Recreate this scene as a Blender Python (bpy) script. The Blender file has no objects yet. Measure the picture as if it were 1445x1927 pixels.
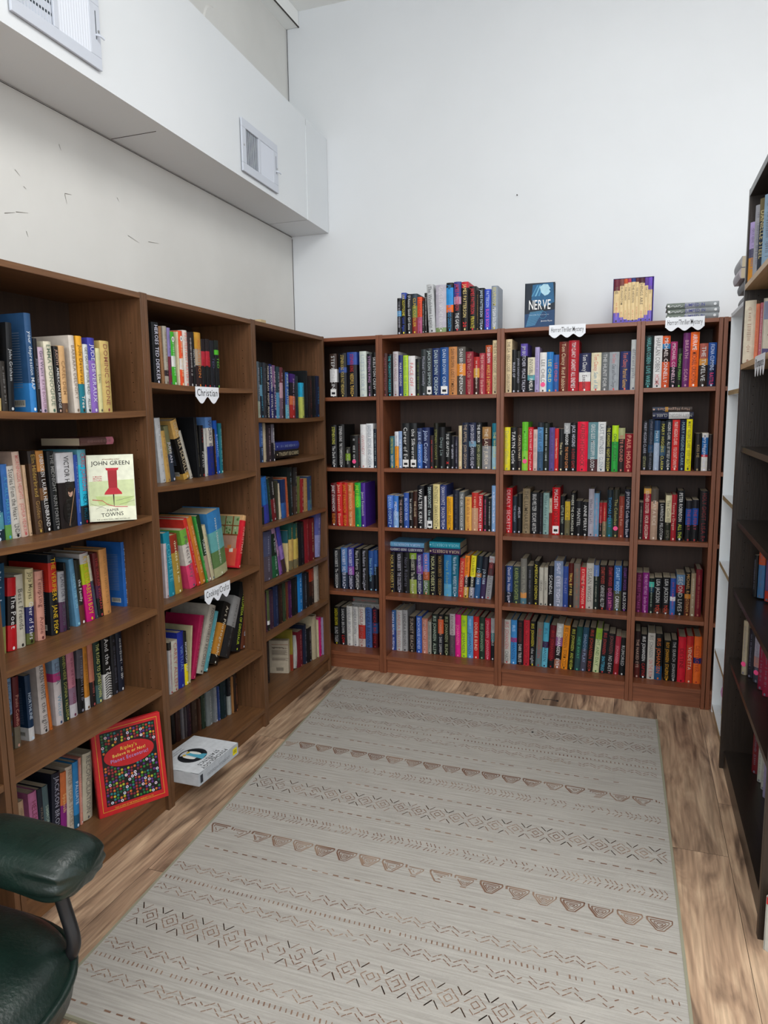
import bpy, bmesh, math, random
from mathutils import Matrix, Vector
random.seed(7)
D=bpy.data; SC=bpy.context.scene; COL=SC.collection
R=math.radians
def lin(c):
    c=c.lstrip('#')
    if len(c)==3: c=''.join(q*2 for q in c)
    v=[int(c[i:i+2],16)/255 for i in (0,2,4)]
    return tuple((x/12.92 if x<=.04045 else ((x+.055)/1.055)**2.4) for x in v)
def rgba(c): return (*lin(c),1.0)
# ---------------------------------------------------------------- camera
cd=D.cameras.new('camera'); cam=D.objects.new('camera',cd); COL.objects.link(cam)
cd.sensor_fit='HORIZONTAL'; cd.sensor_width=36; cd.lens=36*1340.19/1445; cd.clip_start=.05
r_=Vector((0.94232553,0.33445269,-0.01280626)); u_=Vector((-0.03328113,0.13170534,0.99073007)); f_=Vector((-0.33303898,0.93316403,-0.13524027))
cam.matrix_world=Matrix(((r_.x,u_.x,-f_.x,0),(r_.y,u_.y,-f_.y,0),(r_.z,u_.z,-f_.z,1.395),(0,0,0,1)))
SC.camera=cam
# ---------------------------------------------------------------- light
w=D.worlds.new('world'); SC.world=w; w.use_nodes=True
bg=w.node_tree.nodes['Background']; bg.inputs[0].default_value=(.93,.96,1,1); bg.inputs[1].default_value=0.95
def area(name,loc,rot,sx,sy,e,col=(1,1,1)):
    l=D.lights.new(name,'AREA'); l.shape='RECTANGLE'; l.size=sx; l.size_y=sy; l.energy=e; l.color=col
    o=D.objects.new(name,l); o.location=loc; o.rotation_euler=rot; COL.objects.link(o); return o
area('ceiling_panel_light',(.3,1.6,3.45),(R(0),0,0),1.5,1.2,27,(1,.99,.97))
area('ceiling_panel_light_rear',(0.6,-1.2,3.50),(0,0,0),1.2,1.2,30,(1,.99,.97))
area('ceiling_fill_uplight',(1.4,.2,2.9),(R(180),0,0),1.8,1.8,30,(.95,.98,1))  # unseen upward fill, added to lift the ceiling and upper walls
area('rear_fill_light',(-.1,-2.9,2.35),(R(84),0,R(-3)),2.8,1.8,70,(.94,.97,1))  # added fill behind the camera for the back wall and white bookcase
area('side_light',(3.6,.6,2.6),(R(84),0,R(75)),2.4,1.2,7,(.95,.975,1))
vs=SC.view_settings; vs.view_transform='Standard'; vs.look='None'; vs.gamma=1; vs.use_curve_mapping=False; vs.exposure=0.45
# ---------------------------------------------------------------- materials
def mat(name,col='888',rough=.5,spec=.5,metal=0,coat=0):
    m=D.materials.new(name); m.use_nodes=True; b=m.node_tree.nodes['Principled BSDF']
    b.inputs['Base Color'].default_value=rgba(col); b.inputs['Roughness'].default_value=rough
    b.inputs['Specular IOR Level'].default_value=spec; b.inputs['Metallic'].default_value=metal; b.inputs['Coat Weight'].default_value=coat
    return m
def N(m,t,**k):
    n=m.node_tree.nodes.new(t)
    for a,v in k.items(): setattr(n,a,v)
    return n
def K(m,a,b): m.node_tree.links.new(a,b)
def noise_mat(name,c1,c2,scale=(1,1,1),ns=5,det=4,rough=.5,bump=0,bs=40,p0=.35,p1=.65,spec=.5,coat=0):
    m=mat(name,c1,rough,spec,0,coat); b=m.node_tree.nodes['Principled BSDF']
    tc=N(m,'ShaderNodeTexCoord'); mp=N(m,'ShaderNodeMapping'); mp.inputs['Scale'].default_value=scale
    K(m,tc.outputs['Object'],mp.inputs['Vector'])
    n=N(m,'ShaderNodeTexNoise'); n.inputs['Scale'].default_value=ns; n.inputs['Detail'].default_value=det; K(m,mp.outputs[0],n.inputs['Vector'])
    cr=N(m,'ShaderNodeValToRGB'); cr.color_ramp.elements[0].position=p0; cr.color_ramp.elements[1].position=p1
    cr.color_ramp.elements[0].color=rgba(c1); cr.color_ramp.elements[1].color=rgba(c2)
    K(m,n.outputs['Fac'],cr.inputs[0]); K(m,cr.outputs[0],b.inputs['Base Color'])
    if bump:
        n2=N(m,'ShaderNodeTexNoise'); n2.inputs['Scale'].default_value=bs; n2.inputs['Detail'].default_value=5; K(m,mp.outputs[0],n2.inputs['Vector'])
        bp=N(m,'ShaderNodeBump'); bp.inputs['Strength'].default_value=bump; bp.inputs['Distance'].default_value=.01
        K(m,n2.outputs['Fac'],bp.inputs['Height']); K(m,bp.outputs[0],b.inputs['Normal'])
    return m
M={}
M['wall']=noise_mat('painted_plaster','cfcfcb','d7d7d3',ns=2,bump=.35,bs=4,rough=.75,spec=.2)
M['wall_smooth']=noise_mat('smooth_white_paint','d6dadd','dbdfe2',ns=1.5,bump=.02,bs=3,rough=.65,spec=.25)
M['ceil']=mat('ceiling_white','eceeec',.8,.2)
M['duct']=noise_mat('duct_white','d3d8db','d9dde0',ns=1,rough=.42,bump=.03,bs=2)
M['scratch']=mat('plaster_scratch','8a857c',.9,.1); M['crack']=mat('gap_dark','4a4744',.9,.1)
M['vent']=mat('vent_enamel','c0c6d0',.35)
M['ventdark']=mat('vent_inside','1c2a34',.6)
M['metal']=mat('bare_metal','b8b8b8',.3,.5,1)
def wood(tag,c1,c2,sc,rough=.42):
    m=noise_mat(tag,c1,c2,scale=sc,ns=6,det=8,rough=rough,bump=.05,bs=20,p0=.3,p1=.7,spec=.45)
    return m
V=(14,14,.9); H=(.9,14,14)
M['brV']=wood('brown_laminate_upright','6a3c25','844e33',V); M['brH']=wood('brown_laminate_board','6e3f28','8a5236',H)
M['lbV']=wood('walnut_laminate_upright','503620','6a482f',V); M['lbH']=wood('walnut_laminate_board','5a3c25','745031',H)
M['brB']=wood('brown_back_board','35241c','402c22',V,.6); M['lbB']=wood('walnut_back_board','33241a','402e22',V,.6)
M['blV']=wood('blackbrown_upright','231b15','2e241d',V,.35); M['blH']=wood('blackbrown_board','221c17','2b231d',H,.3)
M['whV']=wood('white_laminate','e4eaee','e9eef1',V,.4); M['whH']=M['whV']; M['edge']=wood('raw_birch_edge','b09c74','c0ac86',H,.55)
M['hole']=mat('peg_hole','1c130c',.9,.1)
M['birch']=wood('birch_board','b89a72','c8ac84',H,.45)
# floor
m=mat('laminate_planks','6b5340',.38,.45); M['floor']=m; b=m.node_tree.nodes['Principled BSDF']
tc=N(m,'ShaderNodeTexCoord'); sp=N(m,'ShaderNodeSeparateXYZ'); K(m,tc.outputs['Object'],sp.inputs[0])
def MA(op,a,b_=None,v=None):
    n=N(m,'ShaderNodeMath',operation=op); K(m,a,n.inputs[0])
    if b_ is not None: K(m,b_,n.inputs[1])
    elif v is not None: n.inputs[1].default_value=v
    return n.outputs[0]
px=MA('ADD',MA('DIVIDE',sp.outputs[0],v=.19),v=.36); ix=MA('FLOOR',px)
wn=N(m,'ShaderNodeTexWhiteNoise',noise_dimensions='1D'); K(m,ix,wn.inputs['W'])
py=MA('ADD',MA('DIVIDE',sp.outputs[1],v=1.25),wn.outputs['Value']); iy=MA('FLOOR',py)
cb=N(m,'ShaderNodeCombineXYZ'); K(m,ix,cb.inputs[0]); K(m,iy,cb.inputs[1])
w2=N(m,'ShaderNodeTexWhiteNoise',noise_dimensions='3D'); K(m,cb.outputs[0],w2.inputs['Vector'])
off=N(m,'ShaderNodeVectorMath',operation='MULTIPLY_ADD'); K(m,w2.outputs['Color'],off.inputs[0]); off.inputs[1].default_value=(7,7,7); K(m,tc.outputs['Object'],off.inputs[2])
mp=N(m,'ShaderNodeMapping'); mp.inputs['Scale'].default_value=(7,1.1,1); K(m,off.outputs[0],mp.inputs['Vector'])
n1=N(m,'ShaderNodeTexNoise'); n1.inputs['Scale'].default_value=2.2; n1.inputs['Detail'].default_value=9; n1.inputs['Distortion'].default_value=1.4; K(m,mp.outputs[0],n1.inputs['Vector'])
mp2=N(m,'ShaderNodeMapping'); mp2.inputs['Scale'].default_value=(60,2.5,1); K(m,off.outputs[0],mp2.inputs['Vector'])
n2=N(m,'ShaderNodeTexNoise'); n2.inputs['Scale'].default_value=2; n2.inputs['Detail'].default_value=4; K(m,mp2.outputs[0],n2.inputs['Vector'])
cr=N(m,'ShaderNodeValToRGB'); e=cr.color_ramp.elements; e[0].position=.32; e[0].color=rgba('655040'); e[1].position=.68; e[1].color=rgba('c9ab8a')
q=cr.color_ramp.elements.new(.48); q.color=rgba('a5866a'); K(m,n1.outputs['Fac'],cr.inputs[0])
mx=N(m,'ShaderNodeMix',data_type='RGBA',blend_type='MULTIPLY'); mx.inputs[0].default_value=.55; K(m,cr.outputs[0],mx.inputs[6])
cr2=N(m,'ShaderNodeValToRGB'); cr2.color_ramp.elements[0].color=(.45,.43,.4,1); cr2.color_ramp.elements[0].position=.3; cr2.color_ramp.elements[1].color=(1.15,1.12,1.08,1); cr2.color_ramp.elements[1].position=.6
K(m,n2.outputs['Fac'],cr2.inputs[0]); K(m,cr2.outputs[0],mx.inputs[7])
hs=N(m,'ShaderNodeHueSaturation'); K(m,mx.outputs[2],hs.inputs['Color']); hs.inputs['Saturation'].default_value=.9
K(m,MA('ADD',MA('MULTIPLY',w2.outputs['Value'],v=.4),v=.85),hs.inputs['Value'])
fx=MA('FRACT',px); fy=MA('FRACT',py)
g=MA('MINIMUM',MA('MULTIPLY',fx,v=.19),MA('MULTIPLY',fy,v=1.25))
gl=MA('GREATER_THAN',g,v=.0014)
m3=N(m,'ShaderNodeMix',data_type='RGBA',blend_type='MIX'); K(m,gl,m3.inputs[0]); m3.inputs[6].default_value=rgba('2c2219'); K(m,hs.outputs[0],m3.inputs[7]); K(m,m3.outputs[2],b.inputs['Base Color'])
# rug
M['rug']=noise_mat('woven_rug','9f9b94','b1ada6',scale=(1.5,40,1),ns=4,det=6,rough=.95,bump=.3,bs=60,spec=.1)
M['rugink']=noise_mat('rug_brown_print','74584a','98816f',scale=(1,1,1),ns=9,det=3,rough=.95,p0=.4,p1=.7,spec=.1)
M['rugedge']=mat('rug_binding','8d8b78',.95,.1)
# books
m=mat('book_cover','888',.45,.28,0,.0); M['cover']=m; b=m.node_tree.nodes['Principled BSDF']
at=N(m,'ShaderNodeAttribute',attribute_name='Col'); tcx=N(m,'ShaderNodeTexCoord')
nz=N(m,'ShaderNodeTexNoise'); nz.inputs['Scale'].default_value=45; nz.inputs['Detail'].default_value=3; K(m,tcx.outputs['Object'],nz.inputs['Vector'])
mr=N(m,'ShaderNodeMapRange'); mr.inputs[1].default_value=.3; mr.inputs[2].default_value=.7; mr.inputs[3].default_value=.86; mr.inputs[4].default_value=1.04; K(m,nz.outputs['Fac'],mr.inputs[0])
mm=N(m,'ShaderNodeVectorMath',operation='SCALE'); K(m,at.outputs['Color'],mm.inputs[0]); K(m,mr.outputs[0],mm.inputs['Scale']); K(m,mm.outputs[0],b.inputs['Base Color'])
M['paper']=noise_mat('page_block','a89c86','c4b8a0',scale=(120,1,1),ns=5,det=2,rough=.9,spec=.1)
M['label']=mat('paper_label','e8e8e6',.6); M['labelpink']=mat('pink_dot_label','f0508c',.6); M['ink']=mat('black_ink','16161a',.7)
M['sign']=mat('sign_paper','e6eaf0',.6)
M['leather']=noise_mat('green_leather','0d1b17','12241e',ns=14,rough=.33,bump=.12,bs=120,spec=.5)
M['blackmetal']=mat('black_tube','101012',.4)
# ---------------------------------------------------------------- object helpers
def tagp(o,label=None,cat=None,group=None,kind=None):
    for k,v in (('label',label),('category',cat),('group',group),('kind',kind)):
        if v: o[k]=v
    return o
def empty(name,loc,rz=0,label=None,cat=None,group=None):
    o=D.objects.new(name,None); o.empty_display_size=.05; COL.objects.link(o); o.location=loc; o.rotation_euler=(0,0,rz)
    return tagp(o,label,cat,group)
class MB:
    def __init__(s): s.v=[];s.f=[];s.m=[];s.c=[];s.mats=[]
    def mi(s,m):
        if m not in s.mats: s.mats.append(m)
        return s.mats.index(m)
    def face(s,pts,m='cover',c=(1,1,1),X=None):
        i=len(s.v)
        for p in pts:
            p=Vector(p)
            s.v.append(X@p if X else p)
        s.f.append(tuple(range(i,i+len(pts)))); s.m.append(s.mi(m)); s.c.append(c)
    def box(s,x0,x1,y0,y1,z0,z1,m='cover',c=(1,1,1),X=None):
        P=[(x0,y0,z0),(x1,y0,z0),(x1,y1,z0),(x0,y1,z0),(x0,y0,z1),(x1,y0,z1),(x1,y1,z1),(x0,y1,z1)]
        i=len(s.v)
        for p in P:
            p=Vector(p); s.v.append(X@p if X else p)
        for q in ((0,3,2,1),(4,5,6,7),(0,1,5,4),(1,2,6,5),(2,3,7,6),(3,0,4,7)):
            s.f.append(tuple(i+k for k in q)); s.m.append(s.mi(m)); s.c.append(c)
    def grid(s,rows,m='cover',c=(1,1,1),close=False,cap=False):
        i=len(s.v); nr=len(rows); nc=len(rows[0])
        for r in rows: s.v+= [Vector(p) for p in r]
        for a in range(nr-1):
            for k in range(nc if close else nc-1):
                k2=(k+1)%nc
                s.f.append((i+a*nc+k,i+a*nc+k2,i+(a+1)*nc+k2,i+(a+1)*nc+k)); s.m.append(s.mi(m)); s.c.append(c)
        if cap:
            s.f.append(tuple(i+k for k in reversed(range(nc)))); s.m.append(s.mi(m)); s.c.append(c)
            s.f.append(tuple(i+(nr-1)*nc+k for k in range(nc))); s.m.append(s.mi(m)); s.c.append(c)
    def build(s,name,parent=None,smooth=False,bevel=0,loc=None):
        me=D.meshes.new(name); me.from_pydata(s.v,[],s.f)
        for q in s.mats: me.materials.append(M[q])
        me.polygons.foreach_set('material_index',s.m)
        if 'cover' in s.mats:
            ca=me.color_attributes.new('Col','FLOAT_COLOR','CORNER'); buf=[]
            for f,c in zip(s.f,s.c): buf+= [c[0],c[1],c[2],1.0]*len(f)
            ca.data.foreach_set('color',buf)
        if smooth: me.polygons.foreach_set('use_smooth',[True]*len(s.f))
        me.update()
        o=D.objects.new(name,me); COL.objects.link(o)
        if parent: o.parent=parent
        if loc: o.location=loc
        if bevel:
            b=o.modifiers.new('b','BEVEL'); b.width=bevel; b.segments=2; b.limit_method='ANGLE'
        return o
def boxes(name,parent,m,L,bevel=0,**k):
    b=MB()
    for q in L: b.box(*q,m=m)
    return b.build(name,parent,bevel=bevel,**k)
def tube(pts,r,m,mb,n=12):
    rows=[]
    for i,p in enumerate(pts):
        p=Vector(p); d=(Vector(pts[min(i+1,len(pts)-1)])-Vector(pts[max(i-1,0)])).normalized()
        a=d.orthogonal().normalized() if i==0 else (a-d*a.dot(d)).normalized(); b=d.cross(a)
        rows.append([p+(a*math.cos(t)+b*math.sin(t))*r for t in [2*math.pi*k/n for k in range(n)]])
    mb.grid(rows,m,close=True,cap=True)
# ---------------------------------------------------------------- lettering (letter outlines turned into faces)
GL={}
def glyph(ch):
    if ch in GL: return GL[ch]
    cu=D.curves.new('t','FONT'); cu.body=ch; cu.size=1; cu.resolution_u=2; cu.offset=.004; cu.fill_mode='FRONT'
    o=D.objects.new('t',cu); COL.objects.link(o); bpy.context.view_layer.update()
    me=o.evaluated_get(bpy.context.evaluated_depsgraph_get()).to_mesh()
    vs=[(v.co.x,v.co.y) for v in me.vertices]; fs=[tuple(p.vertices) for p in me.polygons]
    COL.objects.unlink(o); D.objects.remove(o)
    if vs: x0=min(v[0] for v in vs); x1=max(v[0] for v in vs)
    else: x0,x1=0,.3
    e=.03 if ch in 'AVTWYvwy/' else .065   # side bearing
    GL[ch]=([(v[0]-x0+e,v[1]) for v in vs],fs,x1-x0+2*e); return GL[ch]
def textw(s): return sum(glyph(c)[2] if c!=' ' else .3 for c in s)
def text(mb,s,org,ax,up,length,size,c,m='cover',align=.5,minsq=.38,X=None):
    """letters of cap height 'size' running along ax from org (baseline), squeezed into length"""
    org=Vector(org);ax=Vector(ax);up=Vector(up); S=size/.72; W=textw(s)*S
    if W<=0: return
    k=1.0
    if W>length:
        k=length/W
        if k<minsq: S*=k/minsq; size*=k/minsq; k=length/(textw(s)*S)
    x=(length-textw(s)*S*k)*align
    for ch in s:
        if ch==' ': x+=.3*S*k; continue
        v,f,wd=glyph(ch); i=len(mb.v)
        for a,b in v:
            p=org+ax*(x+a*S*k)+up*(b*S); mb.v.append(X@p if X else p)
        for q in f:
            # fan orientation follows ax x up
            mb.f.append(tuple(i+t for t in q)); mb.m.append(mb.mi(m)); mb.c.append(c)
        x+=wd*S*k
    return size
def scribble(mb,org,ax,up,length,size,c,rnd,X=None):
    org=Vector(org);ax=Vector(ax);up=Vector(up); x=length*.08
    while x<length*.9:
        wd=size*rnd.uniform(.25,.5)
        if rnd.random()<.82:
            a=org+ax*x; k=rnd.uniform(.35,.9)
            mb.face([a+up*size*(.5-k/2),a+ax*wd*.45+up*size*(.5-k/2),a+ax*wd*.45+up*size*(.5+k/2),a+up*size*(.5+k/2)],'cover',c,X)
        x+=wd*1.1
def disc(mb,cx,cz,rx,rz,y,c,n=14,m='cover',X=None,a0=0,a1=2*math.pi):
    mb.face([(cx+rx*math.cos(a0+(a1-a0)*k/n),y,cz+rz*math.sin(a0+(a1-a0)*k/n)) for k in range(n)],m,c,X)
def ring(mb,cx,cz,r0,r1,y,c,n=20,m='cover',X=None):
    for k in range(n):
        a,b=2*math.pi*k/n,2*math.pi*(k+1)/n
        mb.face([(cx+r0*math.cos(a),y,cz+r0*math.sin(a)),(cx+r1*math.cos(a),y,cz+r1*math.sin(a)),(cx+r1*math.cos(b),y,cz+r1*math.sin(b)),(cx+r0*math.cos(b),y,cz+r0*math.sin(b))],m,c,X)
# ---------------------------------------------------------------- room
def struct(o): o['kind']='structure'; return o
LW=lambda y:-1.893-.028*(y-3.81)          # left wall line
def lw_poly(name,z0,z1,m,dx=0):
    b=MB(); 
    for (ya,yb) in ((-3,3.81),):
        xa,xb=LW(ya)+dx,LW(yb)+dx
        P=[(xa,ya),(xb,yb),(xb-.12,yb+.0),(xa-.12,ya)]
        b.face([(x,y,z0) for x,y in reversed(P)],m); b.face([(x,y,z1) for x,y in P],m)
        for i in range(4):
            (x0,y0),(x1,y1)=P[i],P[(i+1)%4]; b.face([(x0,y0,z0),(x1,y1,z0),(x1,y1,z1),(x0,y0,z1)],m)
    for y0,z0_,y1,z1_ in SCR:
        dy,dz=y1-y0,z1_-z0_; L=math.hypot(dy,dz); ny,nz=-dz/L*.0011,dy/L*.0011; q=lambda y,z:(LW(y)+.0006,y,z)
        b.face([q(y0-ny,z0_-nz),q(y1-ny*.3,z1_-nz*.3),q(y1+ny*.3,z1_+nz*.3),q(y0+ny,z0_+nz)],'scratch'); b.face([q(y0+ny,z0_+nz),q(y1+ny*.3,z1_+nz*.3),q(y1-ny*.3,z1_-nz*.3),q(y0-ny,z0_-nz)],'scratch')
    return b.build(name)
SCR=[(2.003, 2.298, 2.011, 2.28), (2.014, 2.145, 2.046, 2.15), (2.014, 2.143, 2.021, 2.114), (1.751, 2.016, 1.792, 2.028), (1.796, 2.031, 1.846, 2.04), (2.286, 2.205, 2.296, 2.193), (1.835, 2.117, 1.845, 2.112), (1.832, 1.982, 1.838, 1.966), (1.805, 2.158, 1.824, 2.145), (2.336, 2.082, 2.403, 2.069), (2.462, 2.086, 2.53, 2.094)]
struct(lw_poly('wall_left',0,3.6,'wall'))
struct(boxes('wall_back',None,'wall_smooth',[(-2.02,4.2,3.81,3.93,0,3.6)]))
struct(boxes('floor',None,'floor',[(-2.1,4.2,-3.2,3.95,-.05,0)]))
struct(boxes('ceiling',None,'ceil',[(-2.1,4.2,-3.2,3.95,3.57,3.65)]))
b=MB(); b.box(-1.895,-1.815,-3,3.808,3.49,3.57,'ceil'); b.box(-1.819,-1.811,-3,3.808,3.485,3.492,'crack'); struct(b.build('trim_1',bevel=.004))
b=MB(); b.box(-1.894,-1.8905,3.8065,3.8085,1.86,2.39,'crack'); b.box(-1.889,-1.8865,3.8065,3.8085,2.95,3.49,'crack'); struct(b.build('trim_2'))
b=MB()
for k in range(24):
    a,c=2*math.pi*k/24,2*math.pi*(k+1)/24
    x=LW(3.03)+.002
    b.face([(x+.006,3.03+.075*math.cos(a),3.13+.085*math.sin(a)),(x+.006,3.03+.075*math.cos(c),3.13+.085*math.sin(c)),(x+.006,3.03,3.13)],'wall')
    b.face([(x-.004,3.03+.088*math.cos(a),3.13+.098*math.sin(a)),(x-.004,3.03+.088*math.cos(c),3.13+.098*math.sin(c)),(x+.006,3.03+.075*math.cos(c),3.13+.085*math.sin(c)),(x+.006,3.03+.075*math.cos(a),3.13+.085*math.sin(a))],'wall')
o=b.build('plaster_patch'); tagp(o,'round raised plaster patch high on the left wall above the duct','plaster patch')
b=MB(); tube([(-.62,3.812,2.49),(-.62,3.800,2.49)],.0025,'crack',b); tagp(b.build('wall_nail'),'tiny dark nail in the bare white back wall','nail')
# duct
DX=lambda y:-1.665-.043*(y-3.81)
duct=empty('air_duct',(-1.78,2.4,2.4),label='long white boxed air duct running along the top of the left wall',cat='air duct')
def at0(o,root):
    o.matrix_parent_inverse=Matrix.Translation(-root.location); return o
def ductseg(y0,y1,e=0):
    b=MB(); P=[(LW(y0)+.004,y0),(LW(y1)+.004,y1),(DX(y1)+e,y1),(DX(y0)+e,y0)]
    zb=2.402+.0; zt=lambda y:2.893+.012*(3.81-y)
    b.face([(x,y,zb) for x,y in P],'duct'); b.face([(x,y,zt(y)) for x,y in reversed(P)],'duct')
    for i in range(4):
        (x0,ya),(x1,yb)=P[i],P[(i+1)%4]; b.face([(x1,yb,zb),(x0,ya,zb),(x0,ya,zt(ya)),(x1,yb,zt(yb))],'duct')
    o=b.build('duct_section',duct); at0(o,duct); return o
ductseg(-1.0,3.512); ductseg(3.520,3.806)
b=MB()
b.box(LW(3.516)+.006,DX(3.516)-.003,3.513,3.519,2.404,2.89,'crack'); at0(b.build('duct_seam',duct),duct)
b=MB(); b.box(LW(2.265)+.006,DX(2.265)-.05,2.2642,2.2658,2.4005,2.4025,'crack'); at0(b.build('duct_seam',duct),duct)
b=MB(); b.box(DX(3.516)-.002,DX(3.516)+.004,3.508,3.513,2.40,2.86,'duct'); at0(b.build('duct_seam_flange',duct),duct)
b=MB(); P=[(LW(-1)+.0,-1),(LW(3.8)+.0,3.8)]
b.face([(LW(-1)+.001,-1,2.398),(LW(-1)+.005,-1,2.398),(LW(3.8)+.005,3.8,2.398),(LW(3.8)+.001,3.8,2.398)],'crack'); at0(b.build('wall_gap',duct),duct)
def vent(y0,y1,z0,z1,label,left_open):
    v=empty('air_vent',(DX(y0)+.0035,y0,z0),math.atan2(y1-y0,DX(y1)-DX(y0)),label,'air vent','air vents on the duct')
    W_=math.hypot(y1-y0,DX(y1)-DX(y0)); Hh=z1-z0
    fr=.035
    boxes('frame',v,'vent',[(0,W_,-.008,0,0,fr),(0,W_,-.008,0,Hh-fr,Hh),(0,fr,-.008,0,fr,Hh-fr),(W_-fr-.012,W_,-.008,0,fr,Hh-fr),(W_*.44,W_*.44+.018,-.008,0,fr,Hh-fr)],.0015)
    boxes('backing',v,'ventdark',[(fr*.6,W_-fr,.0005,.0012,fr*.6,Hh-fr*.6)])
    n=11; x0=fr; x1=W_*.44
    for k in range(n):
        x=x0+(x1-x0)*(k+.5)/n; boxes('slat',v,'vent',[(x-.0014,x+.0014,-.0018,-.0002,fr,Hh-fr)])
    b=MB()
    for k in range(5):
        z=fr+(Hh-2*fr)*(k+.5)/5; b.box(x0,x1,-.0001,.0005,z-.0095,z+.0115,'vent')
    if left_open: b.build('damper',v)
    x0=W_*.44+.018; x1=W_-fr-.012; n=12
    for k in range(n):
        x=x0+(x1-x0)*(k+.5)/n
        b=MB(); b.face([(x-(x1-x0)/n*.5,-.0005,fr),(x+(x1-x0)/n*.42,-.007,fr),(x+(x1-x0)/n*.42,-.007,Hh-fr),(x-(x1-x0)/n*.5,-.0005,Hh-fr)],'vent')
        b.face([(x+(x1-x0)/n*.42,-.007,fr),(x+(x1-x0)/n*.5,-.0005,fr),(x+(x1-x0)/n*.5,-.0005,Hh-fr),(x+(x1-x0)/n*.42,-.007,Hh-fr)],'vent'); b.build('slat',v)
    b=MB(); b.box(W_-.022,W_-.019,-.0084,-.0078,Hh*.38,Hh*.75,'ventdark'); b.build('lever_slot',v)
    b=MB(); tube([(W_-.0205,-.006,Hh*.44),(W_-.016,-.02,Hh*.42),(W_-.004,-.024,Hh*.40)],.0035,'vent',b); b.build('lever',v)
    b=MB(); tube([(W_-.01,-.0075,Hh*.5),(W_-.01,-.010,Hh*.5)],.004,'metal',b); tube([(.015,-.0075,Hh*.5),(.015,-.010,Hh*.5)],.004,'metal',b); b.build('screw',v)
    return v
vent(2.800,3.145,2.427,2.640,'white register with open grille half, above the middle brown bookcases of the left wall',0)
vent(1.56,1.912,2.44,2.655,'large white register cut by the top corner, nearest on the duct',1)
# ---------------------------------------------------------------- bookcases
AL=math.atan(.0108)
FR={'C':((0,3.5101),0),'L':((-1.5455+.0108*2.6,0),math.pi/2+AL),'R':((.343,0),-math.pi/2)}
def fmat(c,u,sb,z):
    (ox,oy),rz=FR[c[0]]; return Matrix.Translation((ox,oy,0))@Matrix.Rotation(rz,4,'Z')@Matrix.Translation((u,sb,z))
def fempty(name,c,u,sb,z,label,cat,group=None,rz=0):
    o=empty(name,(0,0,0),0,label,cat,group); o.matrix_world=fmat(c,u,sb,z)@Matrix.Rotation(rz,4,'Z'); return o
def bookcase(c,u0,u1,shelves,label,fam='br',depth=.296,H_=1.8,sag={},T=.018,kick=True,holes=True,front=0,shelfmats=None,inset=0):
    root=fempty('bookcase',c,u0,front,0,label,'bookcase','brown bookcases' if fam in('br','lb') else None)
    W_=u1-u0; g=.0006
    for s,(a,b_) in enumerate(((g,T),(W_-T,W_-g))):
        mb=MB(); mb.box(a,b_,0,depth,0,H_,fam+'V')
        if holes:
            xi=T+.0003 if s==0 else W_-T-.0003
            for yy in (.045,depth-.05):
                z=.2
                while z<H_-.1:
                    sg=1 if s==0 else -1
                    mb.face([(xi,yy+0.0017*math.cos(t*sg),z+0.0017*math.sin(t*sg)) for t in [k*math.pi/4 for k in range(8)]],'hole'); z+=.032
        mb.build('side_panel',root,bevel=.0008)
    boxes('top_panel',root,fam+'H',[(T,W_-T,.0,depth,H_-T-.002,H_-.002)],.001)
    boxes('back_panel',root,fam+'B' if fam in('br','lb') else fam+'V',[(T,W_-T,depth-.006,depth,.0,H_-T)])
    for i,z in enumerate(shelves):
        sg=sag.get(i,0); mb=MB(); n=10; x0,x1=T+.001,W_-T-.001
        top=[(x0+(x1-x0)*k/n, z-sg*4*(k/n)*(1-k/n)) for k in range(n+1)]
        fm=(shelfmats or {}).get(i,(fam+'H',fam+'H')); y0=.0015+inset; y1=depth-.007; th=.019
        ov=-.014 if fm[0]=='birch' else 0
        for k in range(n):
            (xa,za),(xb,zb)=top[k],top[k+1]
            mb.face([(xa,y0+ov,za),(xb,y0+ov,zb),(xb,y1,zb),(xa,y1,za)],fm[0]); mb.face([(xa,y1,za-th),(xb,y1,zb-th),(xb,y0+ov,zb-th),(xa,y0+ov,za-th)],fm[0])
            mb.face([(xa,y0+ov,za-th),(xb,y0+ov,zb-th),(xb,y0+ov,zb),(xa,y0+ov,za)],fm[1])
        mb.face([(x0,y0+ov,z-th),(x0,y0+ov,z),(x0,y1,z),(x0,y1,z-th)],fm[1]); mb.face([(x1,y0+ov,z-th),(x1,y1,z-th),(x1,y1,z),(x1,y0+ov,z)],fm[1])
        mb.build('shelf',root)
    if kick: boxes('kickboard',root,fam+'H',[(T+.001,W_-T-.001,.014,.03,0,shelves[-1]-.0195)])
    return root
bookcase('C',-1.872,-1.2695,[1.490,1.117,.800,.437,.095],'brown bookcase on the back wall half hidden behind the corner bookcase')
bookcase('C',-1.2695,-.6424,[1.489,1.117,.805,.431,.095],'brown back bookcase topped by a long row of books')
bookcase('C',-.6424,-.0045,[1.494,1.113,.785,.424,.095],'brown back bookcase with a blue face-out book on top')
bookcase('C',-.0045,.3347,[1.501,1.123,.794,.424,.095],'narrow brown back bookcase under a stack of three silver books')
bookcase('C',.3362,.70,[1.50,1.12,.79,.42,.095],'brown back bookcase mostly hidden behind the white bookcase')
bookcase('L',2.0012,2.722,[1.513,1.1615,.7458,.3593,.087],'brown bookcase with the Christian and Cooking/Crafts signs','lb',sag={0:.006,1:.008,2:.004})
bookcase('L',2.722,3.4622,[1.389,1.192,.9095,.6463,.4067,.093],'brown corner bookcase with six rows of worn paperbacks','lb',sag={0:.006,1:.004})
bookcase('L',1.331,2.0012,[1.4197,1.0683,.7435,.4513,.090],'brown bookcase behind the green armchair','lb',sag={0:.008,1:.008,2:.004})
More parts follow.
